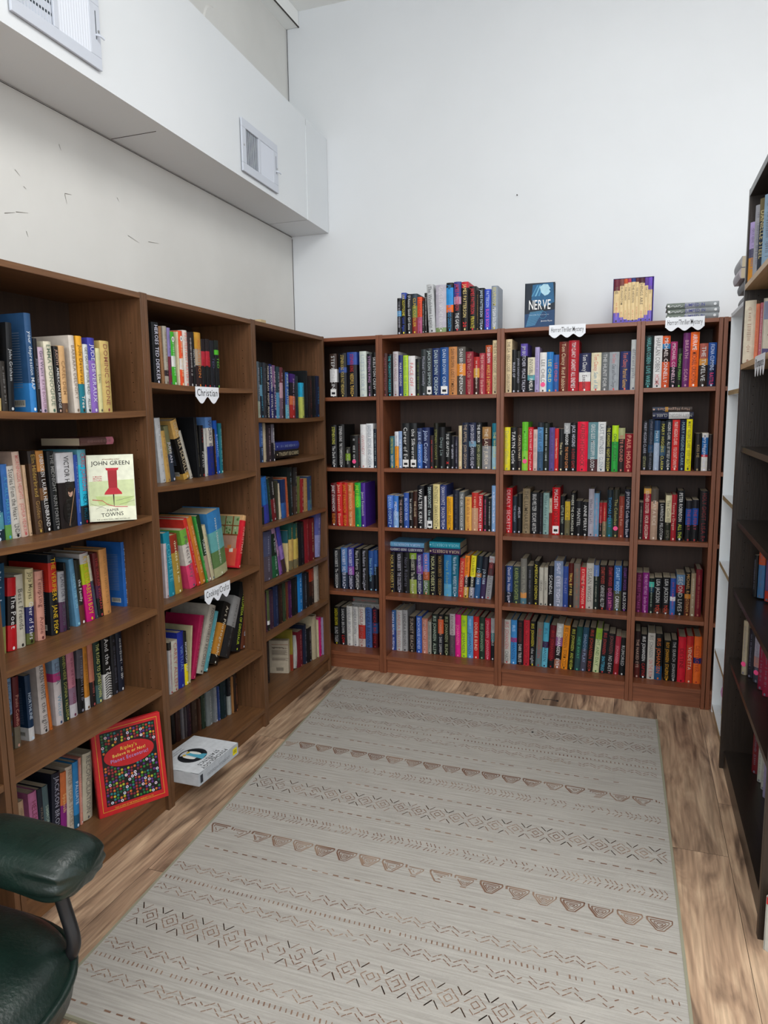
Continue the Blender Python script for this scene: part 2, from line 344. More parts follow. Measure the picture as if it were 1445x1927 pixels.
bookcase('L',.66,1.3295,[1.42,1.07,.74,.45,.09],'brown bookcase mostly hidden behind the green armchair at the edge','lb')
# right hand side: facing -X (u = -y)
bookcase('R',-2.95,-1.95,[1.84,1.56,1.262,.99,.73,.453,.075],'tall black-brown bookcase with two pale birch shelves','bl',depth=.33,H_=2.17,T=.024,shelfmats={0:('birch','birch'),1:('birch','birch')},inset=.012)
bookcase('R',-3.508,-2.955,[1.48,1.02,.722,.309,.04],'white bookcase between the brown and black bookcases','wh',depth=.30,H_=1.812,T=.016,kick=False,front=.02,shelfmats={i:('whV','edge') for i in range(5)})
# ---------------------------------------------------------------- books
BOOKDATA='''@C1 sb0_1 0.022
-1557 39.9 228 0 1490.1 01|3a2a22:.35,ddd:.3,2a201c:.35|ddd|STEPHEN KING|s=eee
-1506 44.5 229 0 1490.1 01|15151a:.32,2a4a90:.12,15151a:.56|d8c070|STEPHEN KING~FOUR PAST MIDNIGHT|
-1457 54.8 232 0 1490.1 01|2d4a9c:.28,15151c:.72|e8c060|STEPHEN KING#c33~NEEDFUL THINGS|
-1387 37.3 234 0 1490.1 01|cfd8d0|9ab|LISEY'S STORY|
-1345 26.6 220 0 1490.1 00|1c1c22|c9c|STEPHEN KING~*|
-1317 27.1 226 0 1490.1 00|111|eee|SKELETON CREW|
@C1 sb1_1 0.017
-1557 33.0 227 0 1117.1 00|15151a|eee|STEPHEN KING#dd6~The Dark Half|
-1519 40.1 230 0 1117.1 01|111|e8e8e8|STEPHEN KING~THE TOMMYKNOCKERS|
-1475 27.5 107 0 1117.1 00|2a2a24:.3,7a9a30:.35,222:.35|ccc|*|
-1446 44.6 172 0 1117.1 01|141414|ddd|*|p=f49
-1400 12.2 173 0 1117.1 00|2a2020|c44|*|
-1387 31.4 229 0 1117.1 01|e2e2e2|c88|GWENDY|
-1354 38.9 233 0 1117.1 01|e6e8ea|678|BARBARA~BEFORE AND AGAIN|
-1313 18.3 205 0 1117.1 00|15202e|cdd|*|
@C1 sb2_1 0.008
-1561 31.9 232 0 799.9 00|5a1015|eee|JANET EVANOVICH~ELEVEN#e93|
-1527 31.7 237 0 799.9 00|c21a1c|f3d0b0|Janet Evanovich~Eleven|
-1495 31.5 237 0 799.9 00|b8241a|e0a030|JANET EVANOVICH~SEVEN|
-1462 30.2 236 0 799.9 00|d0703a|f0d8b0|JANET EVANOVICH~THIRTEEN|
-1431 7.9 191 0 799.9 00|c25a30|fc8|*|
-1422 33.6 237 0 799.9 01|22a83a:.3,35c840:.25,0c9c50:.45|cf3|JANET EVANOVICH~HARD EIGHT#045|
-1387 25.2 237 0 799.9 00|4a2a8c|ddd|Janet Evanovich|s=eee
@C1 sb3_1 0.062
-1580 41.0 224 0 436.7 01|16181c|e0e0e0|NORA ROBERTS~The OBSESSION|
-1533 36.9 233 0 436.7 01|4a72a8:.6,1a2a40:.4|eef|NORA ROBERTS~SHELTER IN PLACE|
-1493 36.0 235 0 436.7 01|3b3f92:.45,7a3a90:.2,181830:.35|eef|NORA ROBERTS~UNDER CURRENTS|
-1454 37.2 230 0 436.7 01|131318|ddd|Nora Roberts~CHESAPEAKE|
-1414 40.6 232 0 436.7 01|121214|ccd|Nora Roberts~Northern Lights|
-1369 27.9 224 0 436.7 00|2a4f90:.6,1c2430:.4|9cd|Nora Roberts|
-1339 21.9 229 0 436.7 00|2c58a0:.4,14161c:.6|9cf|Roberts|
@C1 sb4_1 0.112
-1610 39.7 221 0 95.0 01|121212|e8d830|SANDRA BROWN~BLIND TIGER#ccc|
-1569 41.0 221 0 95.0 01|17171a|ccc|SANDRA BROWN~LOW#d22|
-1527 33.8 230 0 95.0 00|cfcdc8|667|SANDRA BROWN~*|
-1490 32.1 229 0 95.0 00|c8c6c2|667|SANDRA BROWN~*|
-1455 38.7 230 0 95.0 01|c8c2bc:.45,b03028:.35,c0b0a8:.2|822|SANDRA BROWN|
-1413 37.7 233 0 95.0 01|40609c|223|SANDRA BROWN|
-1372 31.5 240 0 95.0 00|2a1a30:.4,2a4a80:.25,501018:.35|b33|SANDRA BROWN|
-1491 161.5 28 0 320.9 10|8a8a88|222|*~SANDRA BROWN|
-1485 150.1 30 0 349.8 10|6c6c68|a33|*|
@C2 TOP 0.022
-1176 21.5 179 0 1800.0 00|141418:.35,4a90c0:.15,15151c:.5|ccd|*|
-1154 25.4 204 0 1800.0 00|2744a0:.15,10121a:.85|f0e040|LISA SCOTTOLINE~Look Again#35c|
-1124 25.3 196 0 1800.0 00|17171a|eee|D'Amato Good Girl Gone|
-1097 27.1 196 0 1800.0 00|35404a:.3,6a7a40:.3,8a2a22:.4|e0c040|CLIVE CUSSLER|
-1069 24.3 178 0 1800.0 00|e0502a:.55,b05a80:.45|822|J SANDFORD~*|
-1044 11.8 159 0 1800.0 00|161616|ccc|*|
-1031 12.4 195 0 1800.0 00|181818|ddd|*|
-1010 35.1 235 -2.9 1800.0 01|b9bcbe|141414|The Windchime Legacy|
-973 52.8 229 0 1800.0 01|b4b0bc:.9,7a9060:.1|ddd|GREG ILES~NATCHEZ BURNING|
-919 34.5 236 0 1800.0 01|16181c:.1,2a90d8:.35,e86a20:.15,1c1c1c:.4|2a9ae0|JAMES PATTERSON~CROSS COUNTRY|
-881 35.5 238 0 1800.0 01|3a3f86:.3,b08aa8:.15,1c1a22:.55|e03a4a|JAMES PATTERSON~THE GAMES#eee|
-842 33.4 235 0 1800.0 01|c22030:.12,15100f:.88|f0d890|JAMES PATTERSON~20#f33|
-804 35.6 211 0 1800.0 01|131313|e0303a|JAMES PATTERSON~PRIVATE#e6d040|
-767 10.6 189 0 1800.0 00|141414|c9a050|*|
-756 26.7 200 0 1800.0 00|15161b|cde|JAMES PATTERSON~STEAL|
-728 31.4 192 0 1800.0 01|2342b8|cdf|PATTERSON~BLACK BOOK#e6c|
-694 30.6 206 0 1800.0 01|8a94a0|e8d870|ESCAPE ROOM~MEGAN GOLDIN#fff|
@C2 sb0_2 0.022
-1258 25.5 220 0 1489.3 00|43201c|955|JAMES PATTERSON|
-1232 24.0 214 0 1489.3 00|15171a|4ac0c8|THE TORONTO MURDERS|
-1202 27.9 226 0 1489.3 00|c4c0c4|844|SUSAN WIGGS~*|
-1172 23.1 207 0 1489.3 00|24306e|dde|MARY HIGGINS|
-1147 25.0 205 0 1489.3 00|b6d838|486|SUSAN WIGGS~THE WINNER|
-1119 35.6 201 0 1489.3 01|e4e2e2|c22|FACE OFF|
-1081 28.0 185 0 1489.3 00|17191a|7a8a30|*|
-1051 27.2 231 0 1489.3 00|32383a|aab|Michael Connelly|
-1023 29.7 234 0 1489.3 01|34373a|bcc|JACKSON SIMMONS|s=eee
-992 38.7 234 0 1489.3 01|1a2f62|cdd|DAN BROWN~ORIGIN|
-951 42.2 236 0 1489.3 01|1f4c8c|cde|DAN BROWN~ORIGIN|s=ddd
-907 41.9 237 0 1489.3 01|c08048|221a10|DAN BROWN~LOST SYMBOL|
-864 42.2 235 0 1489.3 01|55504a:.35,d8852a:.25,4a4038:.4|eee|DAN BROWN~INFERNO|
-821 38.7 210 0 1489.3 01|8c1f30|c98|The Da Vinci Code~DAN BROWN|
-780 28.4 183 0 1489.3 00|b02a28:.3,d09a40:.25,401a18:.45|eed|*|
-751 27.6 200 0 1489.3 00|a83a48|e8c0b0|THE DA VINCI CODE~Dan Brown|
-721 32.4 237 0 1489.3 01|b04a20:.15,a8242a:.85|e8c060|DAN BROWN#eee~ANGELS & DEMONS|
-686 26.6 259 0 1489.3 01|dcc8a0|322|THE DA VINCI CODE~DAN BROWN|
@C2 sb1_2 0.037
-1230 26.5 166 0 1117.3 00|1d6072|d8d040|CHRISTINE FEEHAN~SHADOW GAME#eee|
-1202 20.8 190 0 1117.3 00|d8dde4:.4,f09a20:.6|456|*|
-1180 18.0 192 0 1117.3 00|8aa4cc|fff|THE GUARDIAN|
-1161 39.2 233 0 1117.3 01|202224|eee|Career of Evil|s=ddc
-1118 36.8 233 0 1117.3 01|202224|eee|the Silkworm|s=ddc
-1079 26.4 207 0 1117.3 00|2c3a60:.4,3a6ab8:.6|cdf|JULIE GARWOOD|
-1050 37.7 210 0 1117.3 01|1e2a58|cdf|John Connolly|
-1011 20.1 168 0 1117.3 00|241a1c|c44|*|
-990 23.4 232 0 1117.3 00|1c1c14|9a9a50|STEPHEN COONTZ|
-964 32.5 212 0 1117.3 01|16171a|899|Deep Lie|
-930 27.1 185 0 1117.3 00|141618|e0e0e0|SUE GRAFTON~X#f33|s=ddd
-901 19.7 166 0 1117.3 00|181a20|ccd|W GRIFFIN|p=f46
-880 18.3 164 0 1117.3 00|1e1c2c|99a|*|
-859 15.6 218 0 1117.3 00|d8c8a0|c33|*|
-840 31.1 233 0 1117.3 01|232a3c|c0a890|THE APPEAL~JOHN GRISHAM|
-806 35.4 233 0 1117.3 01|1c2440:.4,6a90a8:.12,1c2030:.48|ccd|JOHN GRISHAM~CAMINO ISLAND|
-770 28.2 233 0 1117.3 01|16181c:.45,2c3424:.55|eee|THE BROKER~JOHN GRISHAM#bb8|
-738 42.6 211 0 1117.3 01|a07848:.28,4a2824:.17,8a8a8c:.55|e8d8c0|THE LAST JUROR|
-688 25.2 229 0 1117.3 00|1f7a90:.5,9ec8d8:.5|e8e080|THE WHISTLER|
@C2 sb2_2 0.008
-1238 32.2 170 0 804.6 00|4a78d0:.4,2c4a98:.6|bdf|DEAN KOONTZ|
-1204 27.9 168 0 804.6 00|3c78c8:.5,88b0e0:.5|eef|MIDNIGHT|
-1174 24.9 166 0 804.6 00|17181c|caa|THE HUSBAND|
-1146 27.6 185 0 804.6 00|3458a8|cdf|BLOOD RISK|
-1117 21.9 189 0 804.6 00|161214|eee|he said/she said|
-1094 21.2 194 0 804.6 00|3c2018|dca|THE CLOSE|p=f57
-1072 36.0 224 0 804.6 01|16161a|eee|WALTER KIRN|
-1034 11.5 170 0 804.6 00|ccc|444|*|
-1021 32.3 228 0 804.6 01|14161a|cdd|DEAN KOONTZ~the night|s=eee
-987 34.8 233 0 804.6 01|e0d090|222|INTENSITY~DEAN KOONTZ|
-950 33.9 231 0 804.6 01|28366e|dde|DEAN KOONTZ~DRAGON TEARS|
-914 31.1 171 0 804.6 00|e8a818|432|DEAN KOONTZ~INTENSITY|
-882 31.5 206 0 804.6 01|181c2c|556|*|
-849 25.5 197 0 804.6 00|6c7070|ddd|THE GIRL WHO KICKED|
-818 32.5 172 0 804.6 00|e0a850|822|THE GIRL WITH THE~DRAGON TATTOO|
-784 32.3 195 0 804.6 01|b83028:.4,c09070:.6|e8c8a0|*|
-751 23.7 185 0 804.6 00|b8202c|eee|DANCE~PATRICK LEE|
-726 22.4 181 0 804.6 00|1c1a1e|d58|*|
-703 19.7 169 0 804.6 00|17181a|ccc|*|
-682 20.3 232 0 804.6 00|7ba0cc|eef|A SEASON IN THE SUN|
@C2 sb3_2 0.091
-1259 32.6 221 0 430.6 00|17141a|c8b060|NORA ROBERTS|
-1221 38.9 225 0 430.6 01|1a1a20|ccd|NORA ROBERTS~THE COLLECTOR|
-1180 35.0 224 0 430.6 01|141618|667|Nora Roberts|
-1143 38.3 225 0 430.6 01|7a9a28:.15,14161a:.5,90a048:.35|ddc|NORA ROBERTS~The Next Always|
-1104 35.3 223 0 430.6 01|3c2a72:.3,6a3888:.2,20204a:.5|e6e6f4|NORA ROBERTS~UNDER CURRENTS|
-1068 35.0 230 0 430.6 01|4870c0:.45,a05028:.2,506840:.35|f0a080|NORA ROBERTS~LEGACY#eee|
-1031 36.9 222 0 430.6 01|16161a|cc9|NORA ROBERTS|
-991 35.3 224 0 430.6 01|141416|a98850|NORA ROBERTS~OBSESSION|
-952 40.5 225 0 430.6 01|2674ae:.7,58a0c8:.3|8a8|Nora Roberts|
-910 36.8 225 0 430.6 01|146078|cde|Nora Roberts~WHISKEY BEACH|
-876 29.1 211 3.4 430.6 00|c03a34|e8b090|NORA ROBERTS|
-846 24.3 226 2.6 430.6 00|f08828:.5,1a1818:.25,c8a040:.25|221|NORA ROBERTS~MEMORY IN DEATH#eee|
-817 26.1 228 3.7 430.6 00|ece030:.5,16161a:.25,8a8aa0:.25|221|NORA ROBERTS~BORN IN DEATH#eee|
-788 28.0 227 4.4 430.6 00|1a2c38:.4,a07048:.1,2a5888:.5|cde|J D ROBB|
-757 25.2 225 4.4 430.6 00|22242e:.5,3a2c50:.5|cde|J D ROBB|
-729 28.9 230 5.5 430.6 00|c0c0c4:.15,5a3034:.3,a8a8ac:.55|b22|JD ROBB~FAITHLESS IN DEATH#111|
-1261 198.4 28 0 657.2 10|241f50|eee|NORA ROBERTS~UNDER CURRENTS|
-1262 201.7 26 0 685.5 10|6aa4cc|cdf|NORA ROBERTS|
-1030 169.1 33 0 655.8 10|38204c|d8c0a0|NORA ROBERTS|
-1031 166.9 33 0 689.6 10|2298b0|9de|NORA ROBERTS|
@C2 sb4_2 0.109
-1267 35.3 229 0 95.0 01|2c5890:.5,203a80:.5|eef|SANDRA BROWN~OUTFOX|
-1229 33.7 232 0 95.0 00|b4b4b4|a66|SANDRA BROWN|
-1194 29.8 235 0 95.0 00|98989a|222|SANDRA BROWN|
-1156 35.4 201 0 95.0 00|28201e|ba9|SUNSET BEACH|
-1114 31.6 207 0 95.0 00|2a58b0|cdf|BEACH HOUSE FOREVER|
-1081 32.1 197 0 95.0 00|b87868|e8c8c0|TOM CLANCY~LEGACY|
-1048 19.9 181 0 95.0 00|98968c|433|*|
-1025 33.9 226 0 95.0 01|18221e|bcb|IRIS JOHANSEN~ALLEY|
-990 29.5 226 0 95.0 00|15161c:.12,d05830:.35,181a24:.53|e0b090|IRIS JOHANSEN~DARK SUMMER#ccc|
-958 32.1 228 0 95.0 00|17190f|a8b088|IRIS JOHANSEN~BLIND|
-925 29.2 235 0 95.0 00|b8b0b2:.5,504850:.5|533|REWINDER WITNESS|
-894 29.7 234 0 95.0 00|e0208c|f8a|JOHANSEN|
-861 30.2 232 0 95.0 00|b8dc20|475|IRIS~JOHANSEN#134|
-828 31.4 232 0 95.0 01|5a9cd0|bdf|*~JOHANSEN#125|
-795 29.9 232 0 95.0 00|c42424|f0d8c0|DOUBLE BLIND|
-763 29.1 230 0 95.0 00|24382c|9b9|IRIS JOHANSEN|
-732 28.9 227 0 95.0 00|b81c38|f0a0b0|JOHANSEN~JOHANSEN|
-701 21.4 231 0 95.0 00|a8aaac:.35,2a7a80:.2,202428:.45|eee|HUGGABLE|
@C3 sb0_3 0.022
-621 29.1 256 0 1493.7 01|dcc8a0|322|THE DA VINCI CODE~DAN BROWN|
-591 21.7 206 0 1493.7 00|181a1c|ccd|RULES OF|
-569 19.2 199 0 1493.7 00|1a1c1c|aab|JOHN SANDFORD|
-549 31.9 232 0 1493.7 01|5a4aa0:.25,17141c:.75|ccd|JIM BUTCHER~PEACE TALKS|
-515 34.1 166 0 1493.7 01|dcd6bc:.5,5aa0a8:.15,182028:.35|223|INVISIBLE~PAMELA#eee|
-480 20.5 213 0 1493.7 00|a79cc8|657|*|
-457 31.4 187 0 1493.7 01|e4e2e0|333|LEE CHILD|p=c22
-425 30.4 188 0 1493.7 01|2a78bc|e8e060|LEE CHILD|
-393 24.8 174 0 1493.7 00|2c5a9e|d55|LEE CHILD|
-367 42.3 233 0 1493.7 01|6a2418|e0c8a0|Tom Clancy~Red Rabbit|
-324 47.3 237 0 1493.7 01|a81424|eee|TOM CLANCY~AGAINST ALL ENEMIES|
-274 52.1 176 0 1493.7 01|20244a:.5,dcdcdc:.25,c83038:.25|eee|Tom Clancy's~Executive#422|
-219 44.1 176 0 1493.7 01|dcd4b4:.35,ded6bc:.65|c33|Tom Clancy~Sum of All#38a|
-174 33.4 176 0 1493.7 01|6a6e70|ccc|THE HUNT FOR|
-139 44.1 176 0 1493.7 01|9aa0a6|c44|Tom Clancy~Clear and Present Danger#223|
-91 45.9 177 0 1493.7 01|232a5a|e06a50|Tom Clancy~Patriot Games#e8b040|
-44 26.7 228 0 1493.7 01|b4b8b8|445|different paths|
@C3 sb1_3 0.041
-630 31.7 213 0 1113.2 01|e0d428|997|Dorothy Gilman|
-598 33.0 212 0 1113.2 01|18191b|eee|TARYN Castle|
-563 22.1 210 0 1113.2 00|3c2c24:.5,201a1c:.5|d8c8a8|CAROLYN HART|
-540 28.8 238 0 1113.2 01|62b82c:.6,8cc840:.4|7d5|MARY DAHEIM|p=f9c
-510 23.8 212 0 1113.2 00|c41c2c|f0c0c0|CAROLYN HART~Dead Walk|
-485 19.3 201 0 1113.2 00|d0b8b0|654|*|
-465 27.4 235 0 1113.2 01|23262c:.1,5288b8:.5,3a5a78:.4|123|A WIFE UPSTAIRS|
-437 27.7 232 0 1113.2 01|1c2420|cdd|*|
-408 25.2 210 0 1113.2 00|5a4c8c|334|*|
-382 18.5 205 0 1113.2 00|c82428|f0e0c0|Louise Harrison|
-362 21.7 204 0 1113.2 00|1c1d20|eda|Time for|
-339 28.2 231 0 1113.2 01|a0a2a4:.22,16181a:.78|eee|JACK HIGGINS~THE WOLF GATE#d84|
-309 30.8 231 0 1113.2 01|151719|ccd|JACK HIGGINS~A DARK GAME#a22|
-276 48.1 237 0 1113.2 01|dc1038|3a1018|ALFRED HITCHCOCK|
-226 44.9 234 0 1113.2 01|608890:.75,4a2c30:.25|ddd|GREG ILES~MISSISSIPPI BLOOD|
-181 34.2 235 0 1113.2 01|dadcdc|456|LAST WITNESS~GLENN#789|
-146 27.6 216 0 1113.2 01|17191b|c8c050|THE CANADIANS~NIGHT IN DIXIE|
-117 27.9 218 0 1113.2 01|b0d820:.35,2aa040:.65|241|ONCE AGAIN|
-88 28.6 206 0 1113.2 01|a0a478:.25,2a2220:.75|c76|BITE ROUND|
-59 37.3 179 0 1113.2 01|8a1624|e8a080|PAUL HOAG|
@C3 sb2_3 0.110
-631 34.7 232 0 785.3 01|c41824|f0d0d0|DEADLY~SECRETS|
-593 20.3 189 0 785.3 00|232c38|9ab|THE NANNY|
-571 22.3 203 0 785.3 00|17191b|ccd|AMELIA|s=e44
-543 36.7 230 0 785.3 01|8c7c60|3a3020|THE LUMINARIES|
-503 38.9 212 0 785.3 01|17181c|ddd|BRAD MELTZER~ESCAPE ARTIST|
-462 20.3 210 0 785.3 00|181a1e|556|*|
-440 28.6 211 0 785.3 01|88a8a4|2a4a50|What Alice Forgot|
-410 13.3 184 0 785.3 00|c8b8a0:.4,8a2420:.6|322|*|
-396 37.6 239 0 785.3 01|c4101c|f0e0e0|MACBETH~JO NESBO#300|s=ddd
-357 22.4 196 0 785.3 00|15171a|bcb|LITTLE TINY|
-333 24.2 170 0 785.3 00|c8a830:.55,6a6448:.45|332|LUCY BURNS|
-308 23.6 214 0 785.3 00|141416|ddc|WHERE THE CRAWDADS|
-282 31.6 175 0 785.3 00|15161a|ccc|MANTEL|p=b9d
-249 28.6 171 0 785.3 00|16171a|e0e0e0|ANNE PERRY|p=f59
-220 25.6 236 0 785.3 01|a8a4b0|334|What She Left|
-194 24.0 215 0 785.3 00|7098b8|c88|*|
-169 15.0 169 0 785.3 00|9a1c28:.6,181818:.4|eaa|*|
-153 18.7 170 0 785.3 00|a82228:.55,7a7058:.45|e8c090|*|
-133 27.0 233 0 785.3 01|1c2830:.6,285a58:.4|2a90d0|THOMAS PERRY|
-105 27.8 234 0 785.3 01|2c2f26|b0a860|The Columbus|p=c9a
-77 24.0 203 0 785.3 00|8a3a2c|c98|Seeking Rain|
-52 30.3 237 0 785.3 01|171c2c|dde|JIM POPKIN~Code Name Blue|
@C3 sb3_3 0.078
-639 20.1 193 0 423.6 00|1c1c22|445|SILVA|
-617 31.8 195 0 423.6 00|26427c:.7,182030:.3|dde|Daniel Silva~House of Spies|
-583 36.7 194 0 423.6 01|2c3a38|a0b060|KAREN SLAUGHTER|
-544 30.4 237 0 423.6 01|706e68:.75,d09050:.12,507888:.13|998|VINCE FLYNN|
-512 30.2 201 0 423.6 00|242628|778|*|s=ddd
-479 27.5 228 0 423.6 01|191a16|d8c840|AMERICAN DEMON|
-450 21.4 196 0 423.6 00|b4b0a4|333|ORIGIN|
-426 18.3 198 0 423.6 00|b4b0a4|333|ORIGIN|
-407 29.6 207 0 423.6 01|141416|ddd|SCANDAL|
-376 43.1 234 0 423.6 01|7888a8:.35,8890a4:.65|dde|SHUT~EYES TIGHT|
-332 24.8 209 0 423.6 00|2c468c|88b|THE LAST|
-306 24.2 227 0 423.6 00|4a1410:.5,1c1214:.5|e8c860|TRIAL BY FIRE|
-280 30.4 227 0 423.6 01|706860|a53|*|
-249 27.8 209 0 423.6 00|c82430|f0c0b0|EXTREME MAKEOVER|s=ccc
-220 34.3 232 0 423.6 01|b8b4ac|544|SUSAN WIGGS|
-185 24.6 224 0 423.6 00|5a78b0:.25,1c2624:.75|bba|*|
-159 35.3 225 0 423.6 01|181214|c04030|STUART WOODS~CARNEGIE HILLTOP#ccc|
-122 32.3 226 0 423.6 01|2a1018:.6,4a1c48:.4|c03040|STUART WOODS~QUICK & DIRTY#e7a|
-89 34.8 227 0 423.6 01|2a60a0:.55,4a4c38:.45|bdf|STUART WOODS~CARNAL#eee|
-52 27.7 228 0 423.6 01|17121c|7a3a98|STUART WOODS~BLACK DOG#ddd|
@C3 sb4_3 0.085
-641 10.5 230 0 95.0 00|989898|555|*|
-629 35.9 236 0 95.0 01|bcbab4|b33|IRIS JOHANSEN~CHAOS#111|
-591 30.0 237 0 95.0 01|3c88c8:.4,a04080:.1,3c88c8:.5|bdf|IRIS~JOHANSEN#136|
-559 31.9 237 0 95.0 01|17171a|733|IRIS JOHANSEN~DARK TRIBUTE#ddd|
-525 29.7 242 0 95.0 01|c02838|511|FATAL TANGO~DECEPTIVE|
-493 28.5 237 0 95.0 01|151719|d8c830|IRIS JOHANSEN~the night#ccc|
-464 30.3 238 1.9 95.0 01|707068:.6,5a7478:.4|a33|IRIS JOHANSEN|
-432 27.6 237 2.1 95.0 01|48a0bc:.42,402048:.14,60b0c8:.44|124|IRIS~JOHANSEN|
-402 31.0 226 3 95.0 01|5a1420:.8,18181a:.2|a22|IRIS JOHANSEN|
-370 32.8 238 3 95.0 01|b4b4b0:.3,8a5a8a:.2,201c1c:.3,a06850:.2|eee|IRIS JOHANSEN~EVE#ddd|
-336 32.1 231 3.1 95.0 01|e0881c|221|IRIS JOHANSEN~STORM CYCLE|
-301 29.4 225 3.5 95.0 01|191c14|c8c848|IRIS JOHANSEN~AND NEVER|
-269 27.3 230 2.8 95.0 01|1c4840:.6,28484c:.4|5a8|HIDE AWAY|
-240 27.2 230 3.2 95.0 01|26485c:.5,484858:.5|9ac|SHADOW PLAY|
-212 30.8 230 3.6 95.0 01|1c1816|b83a28|IRIS JOHANSEN~BODY|
-179 29.2 231 3.6 95.0 01|8cb038:.25,c0c898:.75|162|NIGHT AND DAY|
-148 30.5 220 3.4 95.0 01|1a2024|b33|IRIS JOHANSEN~SHATTERED#5bd|
-116 33.2 208 2.8 95.0 01|1d1c1e|8a4a4a|JOHANSEN~NO EASY#ccc|
-81 24.5 198 2.9 95.0 00|a03040:.7,8a1c24:.3|e090a0|JOHANSEN|
-54 29.1 193 1.7 95.0 00|17191b|ccc|RUMORED|
@C4 sb0_4 0.022
15 35.7 235 0 1501.1 01|162626|5ab0b0|HARLAN COBEN~LIVE WIRE|
54 35.4 233 0 1501.1 01|dadada|141414|HARLAN COBEN~HOME#b22|
90 32.3 231 0 1501.1 01|d85a28:.15,3a78a8:.1,281c1c:.25,c85028:.5|eee|MICHAEL CONNELLY|
125 27.9 204 0 1501.1 01|a03068:.55,1c1820:.45|e8c8d8|MICHAEL CONNELLY|
154 21.5 173 0 1501.1 00|161814|7ac050|THOMAS PERRY|
177 29.0 240 0 1501.1 01|6a2a68|c9a|BREATH~SCAR|
207 35.7 242 0 1501.1 01|f06820|fff|AIRFRAME~MICHAEL CRICHTON#311|
246 34.0 191 0 1501.1 01|a8584a:.35,d09040:.15,302420:.5|eee|THE TWELVE|
282 32.4 193 0 1501.1 01|1c4c98:.5,142044:.5|cdf|FIONA CUMMINS~RATTLE#e26|
@C4 sb1_4 0.023
17 25.8 229 0 1123.2 01|191a1e|aab|MARY HIGGINS CLARK~GETAWAY#996|
44 23.1 235 0 1123.2 01|1c2838:.5,1e4060:.15,1a2024:.35|667|MARY HIGGINS~IN THE WAKE|
69 23.6 230 0 1123.2 01|1e3c60:.2,4a7898:.25,a0b0c8:.55|bcd|MARY HIGGINS|
94 25.4 227 0 1123.2 01|182028:.5,38546a:.2,20283a:.3|c8c048|MARY HIGGINS~CLARK|
120 25.3 231 0 1123.2 01|16202a|ddd|HIGGINS CLARK~ALL BY MYSELF ALONE|
146 30.8 232 0 1123.2 01|cc2c2c|f8d8d0|MARY HIGGINS CLARK~YOU DON'T OWN ME|
179 25.3 231 0 1123.2 01|171e3c|8ab|MARY HIGGINS CLARK|
205 24.9 234 0 1123.2 01|ece018|332|MARY HIGGINS CLARK~EVERY BREATH|
246 22.5 170 0 1123.2 00|201c1e|b0986a|KISS ME|
273 25.1 172 0 1123.2 00|dcdad4:.12,2868a8:.45,c83040:.06,dcdad4:.37|eef|Mary Higgins Clark|
301 13.4 165 0 1123.2 00|221a1c|655|CLARK|
58 174.5 30 0 1360.0 11|1c2038:.1,ccc:.5,1c2444:.4|888|MARY HIGGINS CLARK|
57 168.3 22 0 1391.9 10|3a302c:.6,b08030:.08,2a3448:.32|b98|Mary Higgins Clark|
@C4 sb2_4 0.035
15 18.1 176 0 794.2 00|2a2222|aa9|*|
34 31.4 242 0 794.2 01|c89848:.1,8c1c2c:.9|e8d8c8|SOUTHER COOTER~HOUR ASSASSIN|
67 30.6 241 0 794.2 01|504840:.25,c0a088:.15,a88c78:.6|e0d0c0|MAYA RICE|
102 27.1 178 0 794.2 00|141414|ccc|LAWRENCE~PELOTON|
131 25.7 212 0 794.2 01|d0c8a4:.6,24281c:.4|333|The Colin Ellie~BOMB|
157 22.4 216 0 794.2 00|9a1c28|dba|Teasing a Dragon|
181 29.9 235 0 794.2 01|12161c|eee|PETER ROBINSON~ALL THE#cd4|
219 25.9 190 0 794.2 01|1c1c24:.2,1c4a98:.4,16181c:.4|a33|THE FERRY|
247 25.7 194 0 794.2 01|1c1c24:.2,1c4a98:.4,16181c:.4|a33|THE FERRY|
278 35.5 236 0 794.2 01|17161a|7a2028|HOLY GHOST~LISA R|
@C4 sb3_4 0.084
13 28.9 197 0 423.7 01|5a1c40|a48|THE FIRST MISTAKE|
44 28.0 199 0 423.7 01|7a1c70|d8a0d0|THE FIRST MISTAKE~Sandie Jones|
73 22.6 173 0 423.7 00|162420:.1,48b0a0:.15,1a3a50:.15,182220:.6|aba|*|
97 34.4 178 0 423.7 01|15161a:.85,503028:.15|ddd|LISA JACKSON~YOU#e42|
135 32.7 181 0 423.7 01|15161a:.85,503028:.15|ddd|LISA JACKSON~YOU#e42|
169 23.6 179 0 423.7 00|2c4c98:.5,d8d8e0:.12,3a68b0:.38|c4466a|*|
195 36.7 199 0 423.7 01|6080a0:.25,8c2830:.2,1a1c1e:.55|ccc|SECOND LIVES|
233 25.5 213 0 423.7 01|1c1814:.5,c07828:.1,5a2c1c:.4|c89858|MICHAEL ROBOTHAM|
259 19.6 209 0 423.7 00|98866c|ddc|*|
280 26.4 230 0 423.7 01|6a1824|a65|*|
@C4 sb4_4 0.075
18 25.8 235 0 95.0 01|2a1c1c:.7,5a2420:.3|ca9|THE NAKED EYE|
45 29.5 222 0 95.0 01|19181a|eee|IRIS JOHANSEN~CAPTIVE#b22|
77 33.4 232 0 95.0 01|c0bcb4|444|IRIS JOHANSEN~ON THE RUN#b22|
111 34.0 231 0 95.0 01|141618:.7,1c4a70:.3|d86828|IRIS JOHANSEN|
152 30.7 201 0 95.0 01|16160f|e0a020|ROY JOHANSEN~STALEMATE|
184 27.6 207 0 95.0 01|151617|bbb|THE SEARCH~JOHANSEN|
215 34.8 226 0 95.0 01|c81c30|501|DESTINE|
252 30.1 233 0 95.0 01|b82a28:.2,c04028:.8|e8d8c0|VENDETTA|
285 31.4 234 0 95.0 01|e06828:.45,2a2c68:.12,e06828:.43|a32|DESTROYER|
@L1 a0 0.022
